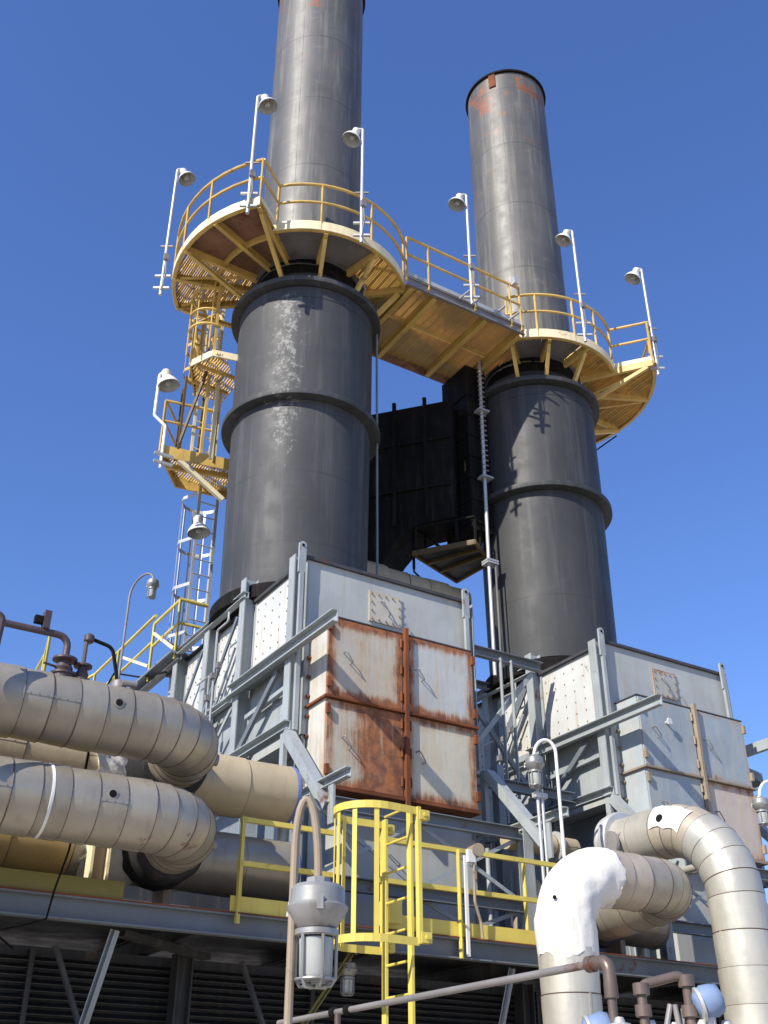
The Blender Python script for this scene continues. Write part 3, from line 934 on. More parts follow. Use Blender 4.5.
# ------------------------------------------------------------------ right-hand pipes
w1 = thing('white_riser_pipe', 'riser pipe with white plastered elbow turning right, in front of the deck', 'pipe', (7.98, 9.2, 0))
riser = [Vector((7.98, 9.2, 0.0)), Vector((7.98, 9.2, 3.50))]
lagged(w1, riser, 0.30, 'clad_bright', seglen=0.45)
# plaster elbow: lumpy
ce = fillet([(7.98, 9.2, 3.42), (7.98, 9.2, 4.30), (8.60, 9.2, 4.30)], 0.60, 14)
rr = []
for i, p in enumerate(ce):
    rr.append((0.312 if i in (0, 16) else 0.318) + 0.006 * math.sin(i * 1.3))
rs = tube_rings(ce, rr, 40)
for i, ring_ in enumerate(rs):
    c = ce[i]
    for j in range(40):
        q = ring_[j] - c
        w = 0.007 * math.sin(j * 0.8 + i * 0.9) + 0.006 * math.sin(j * 1.9 - i * 1.7) + random.uniform(-0.003, 0.003)
        ring_[j] = c + q * (1 + w / 0.32)
    if i in (0, len(rs) - 1):
        d = (ce[1] - ce[0]).normalized() if i == 0 else (ce[-1] - ce[-2]).normalized()
        for j in range(40):
            ring_[j] = ring_[j] + d * (0.035 * math.sin(j * 0.63) + 0.012 * math.sin(j * 2.3))
MB().rings(rs).build('plaster_elbow', 'plaster', w1, sharp=70)
hor = fillet([(8.50, 9.2, 4.30), (9.78, 9.2, 4.30), (9.78, 10.6, 4.22)], 0.46, 6)
lagged(w1, hor, 0.30, 'clad', seglen=0.28, mats=['clad_warm'] * 2 + ['clad'] * 20)
MB().lathe([(0.30, 0), (0.36, 0.02), (0.37, 0.1), (0.33, 0.16), (0.3, 0.2)], (9.78, 10.55, 4.22), 36, axis=(0, 1, 0)).build('expansion_boot', 'boot', w1)
for p, ax in (((7.73, 9.05, 3.98), 0), ((7.80, 8.99, 3.52), 0), ((8.2, 8.93, 4.2), 0)):
    MB().cyl(Vector(p), Vector(p) + Vector((-0.012, -0.02, 0)), 0.02, n=10).build('port_plug', 'black', w1)

w2 = thing('grey_riser_pipe', 'second riser pipe with segmented elbow and torn white patch, at the right edge', 'pipe', (10.28, 8.85, 0))
path = fillet([(10.28, 8.85, 0.0), (10.28, 8.85, 5.15), (10.28, 10.62, 5.15)], [0, 0.95, 0], 7)
arc0 = path[1].z
lagged(w2, path, 0.315, 'clad_bright', seglen=0.37, mats=['clad_bright'] * 15 + ['clad_warm'] * 3 + ['clad_bright'] * 8)
MB().lathe([(0.31, 0), (0.40, 0.0), (0.42, 0.03), (0.42, 0.10), (0.38, 0.12), (0.40, 0.2), (0.33, 0.26)], (10.28, 10.5, 5.15), 36, axis=(0, 1, 0)).build('flange', 'galv', w2)
vb = Vector((10.0, 10.45, 5.05))
MB().lathe([(0.10, -0.16), (0.20, -0.15), (0.20, -0.11), (0.13, -0.1), (0.13, 0.05), (0.2, 0.06), (0.2, 0.1), (0.08, 0.12)], vb, 20, axis=(-1, 0.15, 0.1)).build('valve_bonnet', 'galv_grey', w2)
MB().tube(fillet([vb + Vector((-0.05, -0.1, 0.12)), vb + Vector((0.0, -0.22, 0.18)), vb + Vector((0.12, -0.2, 0.1)), vb + Vector((0.14, -0.16, -0.15))], 0.05, 4), 0.018, 8).build('impulse_line', 'galv_grey', w2)
# torn patch with a dark hole on the elbow crown
c2 = Vector((10.28, 8.85 + 0.95, 5.15 - 0.95))
pat = []
for k in range(7):
    th = R(58 + k * 5)
    rowp = []
    for j in range(9):
        ph = R(34 + j * 7 + 3 * math.sin(k * 2.1 + j))
        # local frame of the torus
        er = Vector((0, -math.cos(th), math.sin(th)))
        cen = c2 + er * 0.95
        dirv = er * math.cos(ph) + Vector((-1, 0, 0)) * math.sin(ph)
        rowp.append(cen + dirv.normalized() * 0.334)
    pat.append(rowp)
m = MB()
m.v = [p for row in pat for p in row]
for i in range(6):
    for j in range(8):
        m.f.append((i * 9 + j, i * 9 + j + 1, (i + 1) * 9 + j + 1, (i + 1) * 9 + j))
m.build('torn_patch', 'plaster', w2)
q = pat[4][5]
nn = (q - (c2 + (q - c2 - Vector((q.x - c2.x, 0, 0))).normalized() * 0.95)).normalized()
MB().cyl(q - nn * 0.02, q + nn * 0.012, 0.06, 0.05, n=7).build('torn_hole', 'black', w2)
MB().cyl(q + Vector((0.03, 0.0, 0.01)), q + nn * 0.022 + Vector((0.03, 0, 0.01)), 0.022, n=6).build('torn_tag', 'rust', w2)

# small white elbows rising behind the right riser
for i, (x, y, z, lab) in enumerate(((11.35, 9.9, 4.95, 'thin white drain pipe beside the right riser, left one'), (11.6, 9.9, 4.98, 'thin white drain pipe beside the right riser, right one'))):
    o = MB().tube(fillet([(x, y + 1.0, z), (x, y, z), (x, y, DZ)], 0.12, 5), 0.05, 12).build('drain_pipe', 'clad_bright')
    tag(o, lab, 'pipe')

# tan lagged pipe behind the left casing's roof
tp = thing('roof_pipe', 'tan lumpy lagged pipe running behind the left casing roof', 'pipe', (10.2, 15.0, 10.2))
lagged(tp, [Vector((8.5, 15.3, 10.78)), Vector((11.3, 15.3, 10.78))], 0.33, 'clad_tan', seglen=0.5, rough=0.02)
for x in (9.0, 11.0):
    MB().box(x - 0.05, x + 0.05, 15.2, 15.4, 8.9, 10.5).build('saddle', 'steel_dark', tp)


# ------------------------------------------------------------------ railings
def railing(root, pts, h, post_at, mat, toe_mat=None, toe_h=0.11, tube_r=0.031, toe_off=0.0, post_w=0.05):
    """pts: base polyline (walk-on level); rails follow it; posts at given indices"""
    up = Vector((0, 0, 1))
    if len(pts) > 1:
        MB().tube([p + up * h for p in pts], tube_r, 8).build('top_rail', mat, root)
        MB().tube([p + up * h * 0.55 for p in pts], tube_r * 0.9, 8).build('mid_rail', mat, root)
    for i in post_at:
        p = pts[i]
        MB().angle(p - up * 0.12, p + up * h, post_w, post_w, 0.012).build('post', mat, root)
    if toe_mat:
        m = MB()
        for a, c in zip(pts, pts[1:]):
            m.bar(a + up * (toe_h / 2 - 0.03), c + up * (toe_h / 2 - 0.03), 0.014, toe_h)
        m.build('toe_board', toe_mat, root)


def arc(cx, cy, r, a0, a1, z, n=None):
    n = n or max(2, int(abs(a1 - a0) / 6))
    return [Vector((cx + r * math.cos(R(a0 + (a1 - a0) * k / n)), cy + r * math.sin(R(a0 + (a1 - a0) * k / n)), z)) for k in range(n + 1)]


def ribs(inside, x0, x1, y0, y1, z, step=0.10, w=0.03, h=0.022):
    """pressed ribs under the deck plate, running along Y, clipped to the plate outline"""
    m = MB()
    x = x0
    while x < x1:
        y = y0
        start = None
        while y <= y1 + 0.02:
            ok = y <= y1 and inside(x, y)
            if ok and start is None:
                start = y
            if not ok and start is not None:
                if y - start > 0.08:
                    m.box(x, x + w, start, y - 0.02, z - h, z)
                start = None
            y += 0.02
        x += step
    return m


def grating(root, inside, x0, x1, y0, y1, z, mat='ochre_deck', step=0.041, h=0.075):
    """open bar grating: thin upright bars along Y with heavier bars every fourth"""
    m = MB()
    k = 0
    x = x0
    while x < x1:
        y = y0
        start = None
        hh, w = (h + 0.02, 0.012) if k % 4 == 0 else (h, 0.007)
        while y <= y1 + 0.03:
            ok = y <= y1 and inside(x, y)
            if ok and start is None:
                start = y
            if not ok and start is not None:
                if y - start > 0.06:
                    m.box(x, x + w, start, y - 0.02, z - hh, z)
                start = None
            y += 0.02
        x += step
        k += 1
    o = m.build('grating', mat, root, smooth=False)
    o['kind'] = 'stuff'
    return o


PZ = 16.0


def radial(root, cx, a, r0, r1, mat='ochre', strut=True):
    u = Vector((math.cos(R(a)), math.sin(R(a)), 0))
    c = Vector((cx, SY, 0))
    MB().chan(c + u * r0 + Vector((0, 0, PZ - 0.12)), c + u * r1 + Vector((0, 0, PZ - 0.12)), 0.07, 0.15, 0.012).build('support_beam', mat, root)
    if strut:
        MB().chan(c + u * 1.30 + Vector((0, 0, 15.26)), c + u * (r1 - 0.12) + Vector((0, 0, PZ - 0.2)), 0.07, 0.08, 0.012).build('bracket', mat, root)


def platform_a():
    root = thing('stack_platform', 'ring platform with ochre railings around the left smokestack', 'platform', (AX, SY, PZ - 0.3))
    A0, A1, A2 = 143, 223, 317
    # plates: outer sector in three pieces (two rusty brown), inner ring in three
    MB().sector(AX, SY, 1.12, 2.58, 180.3, 202, PZ - 0.02, PZ).build('deck_plate', 'brown_deck', root)
    MB().sector(AX, SY, 1.12, 2.58, 202.3, A1, PZ - 0.02, PZ).build('deck_plate', 'brown_deck', root)
    for a, c, mt in ((A1 + .3, 252, 'galv_grey'), (252.3, 285, 'galv_grey')):
        lift = 0
        MB().sector(AX, SY, 1.12, 1.92, a, c, PZ - 0.02 + lift, PZ + lift).build('deck_plate', mt, root)

    def ins(x, y):
        r = math.hypot(x - AX, y - SY)
        a = math.degrees(math.atan2(y - SY, x - AX)) % 360
        return 1.12 < r < 2.56 and A0 + 1 < a < 180

    def ins2(x, y):
        r = math.hypot(x - AX, y - SY)
        a = math.degrees(math.atan2(y - SY, x - AX)) % 360
        return 1.15 < r < 1.88 and 285.5 < a < 352

    grating(root, ins, AX - 2.7, AX, SY - 2.6, SY + 2.6, PZ)
    grating(root, ins2, AX, 8.60, SY - 2, SY + 1, PZ)
    # rim channels
    for r, a, c in ((2.58, A0, A1), (1.92, A1, 325)):
        MB().sector(AX, SY, r, r + 0.015, a, c, PZ - 0.14, PZ + 0.02).build('rim_channel', 'cream', root)
        MB().sector(AX, SY, r - 0.06, r, a, c, PZ - 0.15, PZ - 0.141).build('rim_channel', 'ochre', root)
    MB().sector(AX, SY, 1.75, 1.80, A0, A1, PZ - 0.14, PZ - 0.025).build('ring_beam', 'ochre', root)
    for a, r1 in ((A0 + 1, 2.56), (163, 2.56), (181, 2.56), (202, 2.56), (A1 - 0.6, 2.56), (252, 1.9), (285, 1.9), (A2 + 2, 1.9)):
        radial(root, AX, a, 1.1, r1, strut=a not in (163, 202))
    # plan bracing under the outer sector
    for a, c in ((146, 162), (164, 180)):
        p = arc(AX, SY, 2.45, a, a, PZ - 0.16, 1)[0]
        q = arc(AX, SY, 1.3, c, c, PZ - 0.16, 1)[0]
        MB().bar(p, q, 0.05, 0.03).build('plan_brace', 'ochre', root)
    outer = arc(AX, SY, 2.57, A0, A1, PZ)
    n = len(outer) - 1
    railing(root, outer, 1.0, [0, n // 4, n // 2, 3 * n // 4, n], 'ochre', 'cream')
    ins_ = [outer[-1]] + arc(AX, SY, 1.91, A1 + 2, 316, PZ)
    n = len(ins_) - 1
    railing(root, ins_, 1.0, [1, n // 3, 2 * n // 3, n], 'ochre', 'cream')
    end = [outer[0], Vector((AX + 1.3 * math.cos(R(A0)), SY + 1.3 * math.sin(R(A0)), PZ))]
    railing(root, end, 1.0, [1], 'ochre', 'cream')
    return root


def bridge():
    root = thing('catwalk_bridge', 'ochre catwalk bridge linking the two smokestack platforms', 'bridge', (9.8, 13.9, PZ - 0.3))
    X0, X1, Y0, Y1 = 8.62, 11.20, 12.86, 14.93
    xs = [X0, 9.15, 10.35, X1]
    grating(root, lambda x, y: Y0 < y < 13.86 or 13.92 < y < Y1, X0 + 0.02, X1, Y0, Y1, PZ)
    for y, mt in ((Y0 - 0.04, 'galv_grey'), (Y1 + 0.04, 'brown_deck')):
        MB().chan((X0 - 0.1, y, PZ - 0.1), (X1 + 0.1, y, PZ - 0.1), 0.06, 0.22, 0.012, side=-1 if y < 13 else 1).build('edge_beam', mt, root)
    for x in xs:
        MB().ibeam((x, Y0, PZ - 0.16), (x, Y1, PZ - 0.16), 0.1, 0.2, 0.014).build('cross_beam', 'ochre', root)
    MB().box(X0 + 0.1, X1, 13.85, 13.92, PZ - 0.09, PZ - 0.022).build('stringer', 'ochre', root)
    pts = [Vector((8.50, Y0 - 0.05, PZ)), Vector((9.0, Y0 - 0.05, PZ)), Vector((10.1, Y0 - 0.05, PZ)), Vector((11.0, Y0 - 0.05, PZ)), Vector((11.25, Y0 - 0.05, PZ))]
    railing(root, pts, 1.0, [0, 1, 2, 3, 4], 'ochre')
    MB().bar(pts[0] + Vector((0, 0, 0.05)), pts[-1] + Vector((0, 0, 0.05)), 0.014, 0.13).build('toe_board', 'galv', root)
    # stubby pipe clamps sticking out of the front beam
    for x in (9.7, 10.0, 10.55, 10.9):
        MB().cyl((x, Y0 - 0.08, PZ - 0.02), (x + 0.03, Y0 - 0.36, PZ - 0.02), 0.025, n=8).build('stub_pipe', 'galv', root)
    MB().box(11.02, 11.12, Y0 - 0.2, Y0 - 0.08, PZ + 0.95, PZ + 1.12).build('junction_box', 'galv', root)
    back = [Vector((8.95, Y1, PZ)), Vector((11.2, Y1, PZ))]
    railing(root, back, 1.0, [0, 1], 'ochre', 'ochre')


def platform_b():
    root = thing('stack_platform', 'ring platform with ochre railings around the right smokestack', 'platform', (BX, SY, PZ - 0.3))
    A0, A1, A2 = 218, 306, 388
    for a, c, mt in ((A0, 240, 'galv_grey'), (240.3, 270, 'galv_grey')):
        MB().sector(BX, SY, 1.12, 1.84, a, c, PZ - 0.02, PZ).build('deck_plate', mt, root)

    def ins(x, y):
        r = math.hypot(x - BX, y - SY)
        a = math.degrees(math.atan2(y - SY, x - BX)) % 360
        if a < 60:
            a += 360
        return (1.12 < r < 2.64 and A1 + 1 < a < A2 - 1) or (1.12 < r < 1.82 and 270.5 < a <= A1 + 1) or (1.12 < r < 1.82 and x > 11.21 and 150 < a < A0)

    grating(root, ins, BX - 1.9, BX + 2.7, SY - 2.7, SY + 2, PZ)
    for r, a, c in ((1.84, A0, A1), (2.66, A1, A2)):
        MB().sector(BX, SY, r, r + 0.015, a, c, PZ - 0.14, PZ + 0.02).build('rim_channel', 'cream' if r < 2 else 'ochre', root)
        MB().sector(BX, SY, r - 0.06, r, a, c, PZ - 0.15, PZ - 0.141).build('rim_channel', 'ochre', root)
    for a, r1 in ((A0 + 1, 1.82), (244, 1.82), (272, 1.82), (A1 + 0.5, 2.64), (334, 2.64), (362, 2.64), (A2 - 1, 2.64)):
        radial(root, BX, a, 1.1, r1, strut=a != 334)
    for a, c in ((308, 332), (336, 360)):
        p = arc(BX, SY, 2.5, a, a, PZ - 0.16, 1)[0]
        q = arc(BX, SY, 1.3, c, c, PZ - 0.16, 1)[0]
        MB().bar(p, q, 0.05, 0.03).build('plan_brace', 'ochre', root)
    inner = arc(BX, SY, 1.83, A0, A1, PZ)
    n = len(inner) - 1
    railing(root, inner, 1.0, [0, n // 4, n // 2, 3 * n // 4, n], 'ochre', 'cream')
    outer = [inner[-1]] + arc(BX, SY, 2.65, A1 + 1, A2, PZ)
    n = len(outer) - 1
    railing(root, outer, 1.0, [1, n // 4, n // 2, 3 * n // 4, n], 'ochre', 'cream')
    o = MB().tube([(BX + 2.67, SY + 0.2, PZ - 0.2), (BX + 2.4, SY + 0.9, PZ - 0.45), (BX + 1.9, SY + 1.3, PZ - 0.6), (BX + 1.3, SY + 0.9, PZ - 0.75)], 0.018, 6).build('cable', 'black', root)


platform_a()
bridge()
platform_b()


# ------------------------------------------------------------------ bell lamps on poles
def bell_head(root, c, tilt, s=1.0):
    """bell shade hanging at c; tilt = unit-ish vector of the opening"""
    ax = -Vector(tilt).normalized()
    c = Vector(c)
    MB().lathe([(0.205 * s, -0.16 * s), (0.21 * s, -0.15 * s), (0.19 * s, -0.10 * s), (0.14 * s, -0.02 * s), (0.09 * s, 0.04 * s), (0.075 * s, 0.06 * s)], c, 28, axis=ax, caps=False).build('shade', 'white_lamp', root)
    MB().lathe([(0.198 * s, -0.155 * s), (0.182 * s, -0.10 * s), (0.132 * s, -0.02 * s), (0.08 * s, 0.03 * s)], c, 28, axis=ax, caps=False).build('shade_lining', 'galv', root)
    MB().lathe([(0.07 * s, 0.04 * s), (0.085 * s, 0.06 * s), (0.09 * s, 0.16 * s), (0.06 * s, 0.20 * s), (0.03 * s, 0.21 * s)], c, 18, axis=ax).build('ballast_housing', 'white_lamp', root)
    MB().lathe([(0.02 * s, -0.14 * s), (0.055 * s, -0.12 * s), (0.065 * s, -0.07 * s), (0.04 * s, 0.0)], c, 14, axis=ax).build('globe', 'glass', root)


def pole_lamp(base, h, arm, label):
    root = thing('pole_lamp', label, 'lamp', base, 'bell lamps on poles along the high platforms')
    b = Vector(base)
    MB().cyl(b - Vector((0, 0, 0.3)), b + Vector((0, 0, h)), 0.033, 0.03, n=12).build('pole', 'galv', root)
    arm = Vector(arm)
    top = b + Vector((0, 0, h))
    MB().tube(fillet([top - Vector((0, 0, 0.05)), top + Vector((0, 0, 0.04)), top + arm * 0.12 + Vector((0, 0, 0.05))], 0.04, 4), 0.03, 8).build('arm', 'galv', root)
    bell_head(root, top + arm * 0.17 - Vector((0, 0, 0.12)), arm * random.uniform(0.2, 0.5) + Vector((random.uniform(-0.1, 0.1), random.uniform(-0.15, 0.1), -1)), random.uniform(0.84, 0.92))
    q = b + Vector((0, 0, 0.55))
    MB().box(q.x - 0.05, q.x + 0.05, q.y - 0.09, q.y - 0.03, q.z, q.z + 0.14).build('junction_box', 'galv_grey', root)
    MB().tube([q + Vector((0, -0.06, 0)), q + Vector((0.03, -0.05, -0.3)), q + Vector((-0.02, -0.03, -0.75))], 0.012, 6).build('cable', 'galv_grey', root)
    for z in (-0.12, 0.18):
        p = b + Vector((0, 0, z))
        MB().bar(p - arm * 0.15, p + arm * 0.15, 0.04, 0.04).build('clamp', 'galv', root)
    p = b + Vector((0, 0, 0.95))
    MB().bar(p - arm * 0.12, p + arm * 0.12, 0.03, 0.03).build('clamp', 'galv_grey', root)
    return root


RV = Vector((0.849, -0.528, 0))
LAMPS = (((4.60, 15.41, 15.95), 3.05, RV, 'leftmost bell lamp on its pole, beside the left platform'),
         ((5.10, 12.66, 15.95), 2.70, RV, 'tallest-standing bell lamp, on a pole left of the left smokestack shaft'),
         ((7.13, 12.22, 15.95), 2.62, -RV, 'bell lamp on a pole in front of the left smokestack shaft'),
         ((9.77, 12.50, 15.95), 2.60, -RV, 'bell lamp on a pole standing on the catwalk bridge'),
         ((12.35, 12.20, 15.95), 2.70, -RV, 'bell lamp on a pole in front of the right smokestack platform'),
         ((14.36, 12.22, 15.95), 2.62, -RV, 'rightmost bell lamp on its pole, at the far right platform end'))
for b_, h_, a_, l_ in LAMPS:
    pole_lamp(b_, h_, a_, l_)


# ------------------------------------------------------------------ ladder tower behind the left stack
def caged_ladder(root, x, y, z0, z1, along, cage, w=0.38, mat='galv', cage_mat=None, cage_from=0.0, hoop_every=1.15, rc=0.36, rung=0.3, bars=5):
    """stringers separated along `along`; hoops bulge towards `cage`"""
    al, cg = Vector(along), Vector(cage)
    c = Vector((x, y, 0))
    cage_mat = cage_mat or mat
    for sgn in (-1, 1):
        p = c + al * sgn * w / 2
        MB().bar(p + Vector((0, 0, z0)), p + Vector((0, 0, z1)), 0.055, 0.018, up=cg).build('stringer', mat, root)
    z = z0 + 0.25
    while z < z1 - 0.05:
        MB().cyl(c - al * w / 2 + Vector((0, 0, z)), c + al * w / 2 + Vector((0, 0, z)), 0.013, n=6).build('rung', mat, root)
        z += rung
    hz = []
    z = z0 + cage_from
    while z <= z1 + 0.01:
        hz.append(z)
        z += hoop_every
    sh = [c - al * w / 2] + [c + cg * 0.36 + (-al * math.cos(R(k)) + cg * math.sin(R(k))) * rc for k in range(0, 181, 15)] + [c + al * w / 2]
    for z in hz:
        m = MB()
        for a, b in zip(sh, sh[1:]):
            m.bar(a + Vector((0, 0, z)), b + Vector((0, 0, z)), 0.012, 0.065)
        m.build('cage_hoop', cage_mat, root)
    for k in range(bars):
        a = R(180 * (k + 0.5) / bars) if bars > 1 else R(90)
        p = c + cg * 0.36 + (-al * math.cos(a) + cg * math.sin(a)) * (rc - 0.012)
        MB().bar(p + Vector((0, 0, hz[0])), p + Vector((0, 0, hz[-1])), 0.045, 0.01, up=(p - c - cg * 0.36)).build('cage_bar', cage_mat, root)


lad = thing('caged_ladder', 'pale caged ladder climbing from the roof walkway beside the left smokestack', 'ladder', (6.38, 16.5, 8.9))
caged_ladder(lad, 6.38, 16.5, 8.9, 12.5, (1, 0, 0), (0, 1, 0), 0.36, 'galv', 'galv', 0.6, 0.95)

mp = thing('ladder_platform', 'ochre rest platform with railing at the top of the pale ladder', 'platform', (5.8, 16.0, 12.3))
pl = [Vector((5.1, 15.78, 12.5)), Vector((5.75, 16.62, 12.5))]
for a, c in ((Vector((5.1, 15.78, 12.5)), Vector((6.75, 15.5, 12.5))), (Vector((5.1, 15.78, 12.5)), Vector((5.75, 16.62, 12.5))), (Vector((5.75, 16.62, 12.5)), Vector((6.9, 16.5, 12.5)))):
    MB().bar(a - Vector((0, 0, 0.0)), c - Vector((0, 0, 0.0)), 0.03, 0.24).build('edge_channel', 'ochre', mp)
railing(mp, [Vector((5.75, 16.62, 12.6)), Vector((5.1, 15.78, 12.6)), Vector((6.05, 15.60, 12.6))], 1.0, [0, 1, 2], 'ochre')
MB().bar((5.35, 16.1, 12.42), (6.7, 15.75, 12.42), 0.06, 0.1).build('support_beam', 'ochre', mp)
MB().bar((5.45, 15.75, 12.40), (6.3, 15.6, 11.75), 0.08, 0.08).build('bracket', 'cream', mp)
grating(mp, lambda x, y: 15.80 - (x - 5.1) * 0.17 < y < 15.80 + (x - 5.1) * 1.25 and y < 16.5, 5.14, 6.8, 15.4, 16.6, 12.55, step=0.05, h=0.05)

lad2 = thing('caged_ladder', 'ochre caged ladder rising from the rest platform to the left ring platform', 'ladder', (5.7, 15.75, 12.5))
caged_ladder(lad2, 5.85, 15.75, 12.5, 16.6, (1, 0, 0), (0, 1, 0), 0.36, 'cream', 'ochre', 2.2, 0.6, 0.36, 0.3, 4)
ml = thing('ladder_landing', 'small ochre landing with white edge between the upper ladders', 'platform', (5.8, 15.2, 14.1))
grating(ml, lambda x, y: y > 15.2 - (x - 5.28) * 2.2 and y > 14.62 and y < 15.2 + (x - 5.28) * 1.9 and y < 16.0 and y > 14.95 + (x - 5.95) * 1.4, 5.3, 6.25, 14.6, 16.0, 14.17, step=0.05, h=0.05)
for q in (15.1, 15.6):
    MB().bar((5.35, q, 14.09), (6.2, q, 14.09), 0.05, 0.06).build('support_beam', 'ochre', ml)
for a, c, mt in (((5.28, 15.2), (5.5, 14.7), 'cream'), ((5.5, 14.7), (5.95, 14.6), 'cream'), ((5.28, 15.2), (5.7, 16.0), 'ochre')):
    MB().bar((a[0], a[1], 14.15), (c[0], c[1], 14.15), 0.03, 0.14).build('edge_channel', mt, ml)
for x, y in ((5.28, 15.2), (5.52, 14.72), (5.7, 16.0), (5.5, 15.6)):
    MB().bar((x, y, 14.1), (x, y, 16.0 if (x, y) == (5.52, 14.72) else 15.2), 0.05, 0.05).build('post', 'ochre', ml)
hoop = [Vector((5.5, 15.05, 15.15)) + Vector((0.36 * math.cos(R(k)), 0.36 * math.sin(R(k)), 0)) for k in range(90, 300, 15)]
for z in (-0.35, 0.0, 0.5):
    MB().tube([p + Vector((0, 0, z)) for p in hoop], 0.028, 6).build('cage_hoop', 'ochre', ml)
for k in (2, 5, 8, 11):
    MB().bar(hoop[k] - Vector((0, 0, 0.9)), hoop[k] + Vector((0, 0, 0.75)), 0.04, 0.015).build('cage_bar', 'cream' if k == 2 else 'ochre', ml)
hang = thing('hanger_posts', 'pair of cream posts carrying the rest platform from the ring platform', 'post', (5.95, 15.5, 12.5))
for x, y in ((5.93, 15.42), (6.1, 15.72)):
    MB().bar((x, y, 12.4), (x, y, 14.4), 0.06, 0.06).build('post', 'cream', hang)
MB().bar((5.7, 15.35, 12.4), (5.72, 15.3, 15.9), 0.05, 0.05).build('post', 'ochre', hang)

for a_, b_ in (((5.28, 15.2, 15.1), (5.7, 16.0, 15.1)), ((5.28, 15.2, 14.65), (5.7, 16.0, 14.65)), ((5.7, 16.0, 15.1), (6.3, 16.0, 15.1)), ((5.28, 15.2, 15.1), (5.52, 14.72, 15.1))):
    MB().tube([a_, b_], 0.026, 8).build('rail', 'ochre', ml)
for x, y, z0_, z1_ in ((5.45, 15.95, 12.5, 14.1), (5.35, 15.55, 12.5, 14.1), (6.0, 16.3, 12.5, 15.9), (5.62, 15.75, 14.1, 16.0)):
    MB().bar((x, y, z0_), (x, y, z1_), 0.04, 0.04).build('post', 'ochre' if z0_ > 13 else 'shaded_ochre', hang)
MB().bar((5.35, 15.55, 12.6), (5.6, 15.2, 14.1), 0.035, 0.05).build('brace', 'shaded_ochre', hang)

bl = thing('bracket_lamp', 'bell lamp on bent white conduit beside the ochre rest platform', 'lamp', (5.05, 15.8, 12.3))
MB().tube(fillet([(5.12, 15.72, 12.1), (5.12, 15.72, 13.0), (4.93, 15.85, 13.25), (4.93, 15.85, 14.2), (5.05, 15.78, 14.24)], 0.07, 4), 0.028, 8).build('conduit', 'white_lamp', bl)
bell_head(bl, (5.06, 15.77, 14.08), (0.25, -0.1, -1))
for z in (12.15, 12.32):
    MB().bar((4.95, 15.62, z), (5.3, 15.62, z), 0.05, 0.05).build('clamp', 'galv', bl)
bl2 = thing('bracket_lamp', 'bell lamp clamped to the cage of the pale ladder', 'lamp', (6.2, 16.2, 11.4))
bell_head(bl2, (6.1, 16.15, 11.42), (0.1, -0.1, -1))
MB().tube([(6.2, 16.5, 11.62), (6.1, 16.15, 11.66), (6.1, 16.15, 11.5)], 0.025, 8).build('arm', 'white_lamp', bl2)

# roof walkway railing behind the left casing
rw = thing('roof_walkway', 'yellow railed roof walkway behind the casing at the left', 'walkway', (5.7, 18.5, 8.9))
MB().box(5.80, 6.15, 16.05, 22.0, 8.86, 8.9).build('floor_plate', 'steel_dark', rw)
MB().chan((5.95, 16.0, 8.85), (5.95, 22.0, 8.85), 0.08, 0.2, 0.012).build('edge_beam', 'beam_grey', rw)
railing(rw, [Vector((6.4, 16.1, 8.9)), Vector((5.9, 16.1, 8.9)), Vector((5.9, 17.3, 8.9))], 0.98, [1, 2], 'yellow', None)
railing(rw, [Vector((5.9, 17.3, 8.9)), Vector((5.9, 19.2, 8.9)), Vector((5.9, 20.6, 8.9)), Vector((5.6, 22.0, 8.9))], 1.15, [1, 2, 3], 'yellow', 'cream')
railing(rw, [Vector((4.9, 22.0, 8.9)), Vector((4.7, 20.0, 8.9)), Vector((4.5, 19.0, 8.9))], 1.1, [0, 1, 2], 'yellow')
MB().tube([(5.85, 16.3, 8.6), (5.85, 17.6, 8.95), (5.8, 19, 9.5), (5.8, 19.8, 9.2)], 0.018, 6).build('cable', 'black', rw)
for a, c in (((5.9, 16.2, 9.0), (5.9, 17.3, 9.7)), ((5.9, 17.4, 9.1), (5.9, 19.0, 9.85))):
    MB().bar(a, c, 0.04, 0.05).build('brace', 'cream', rw)


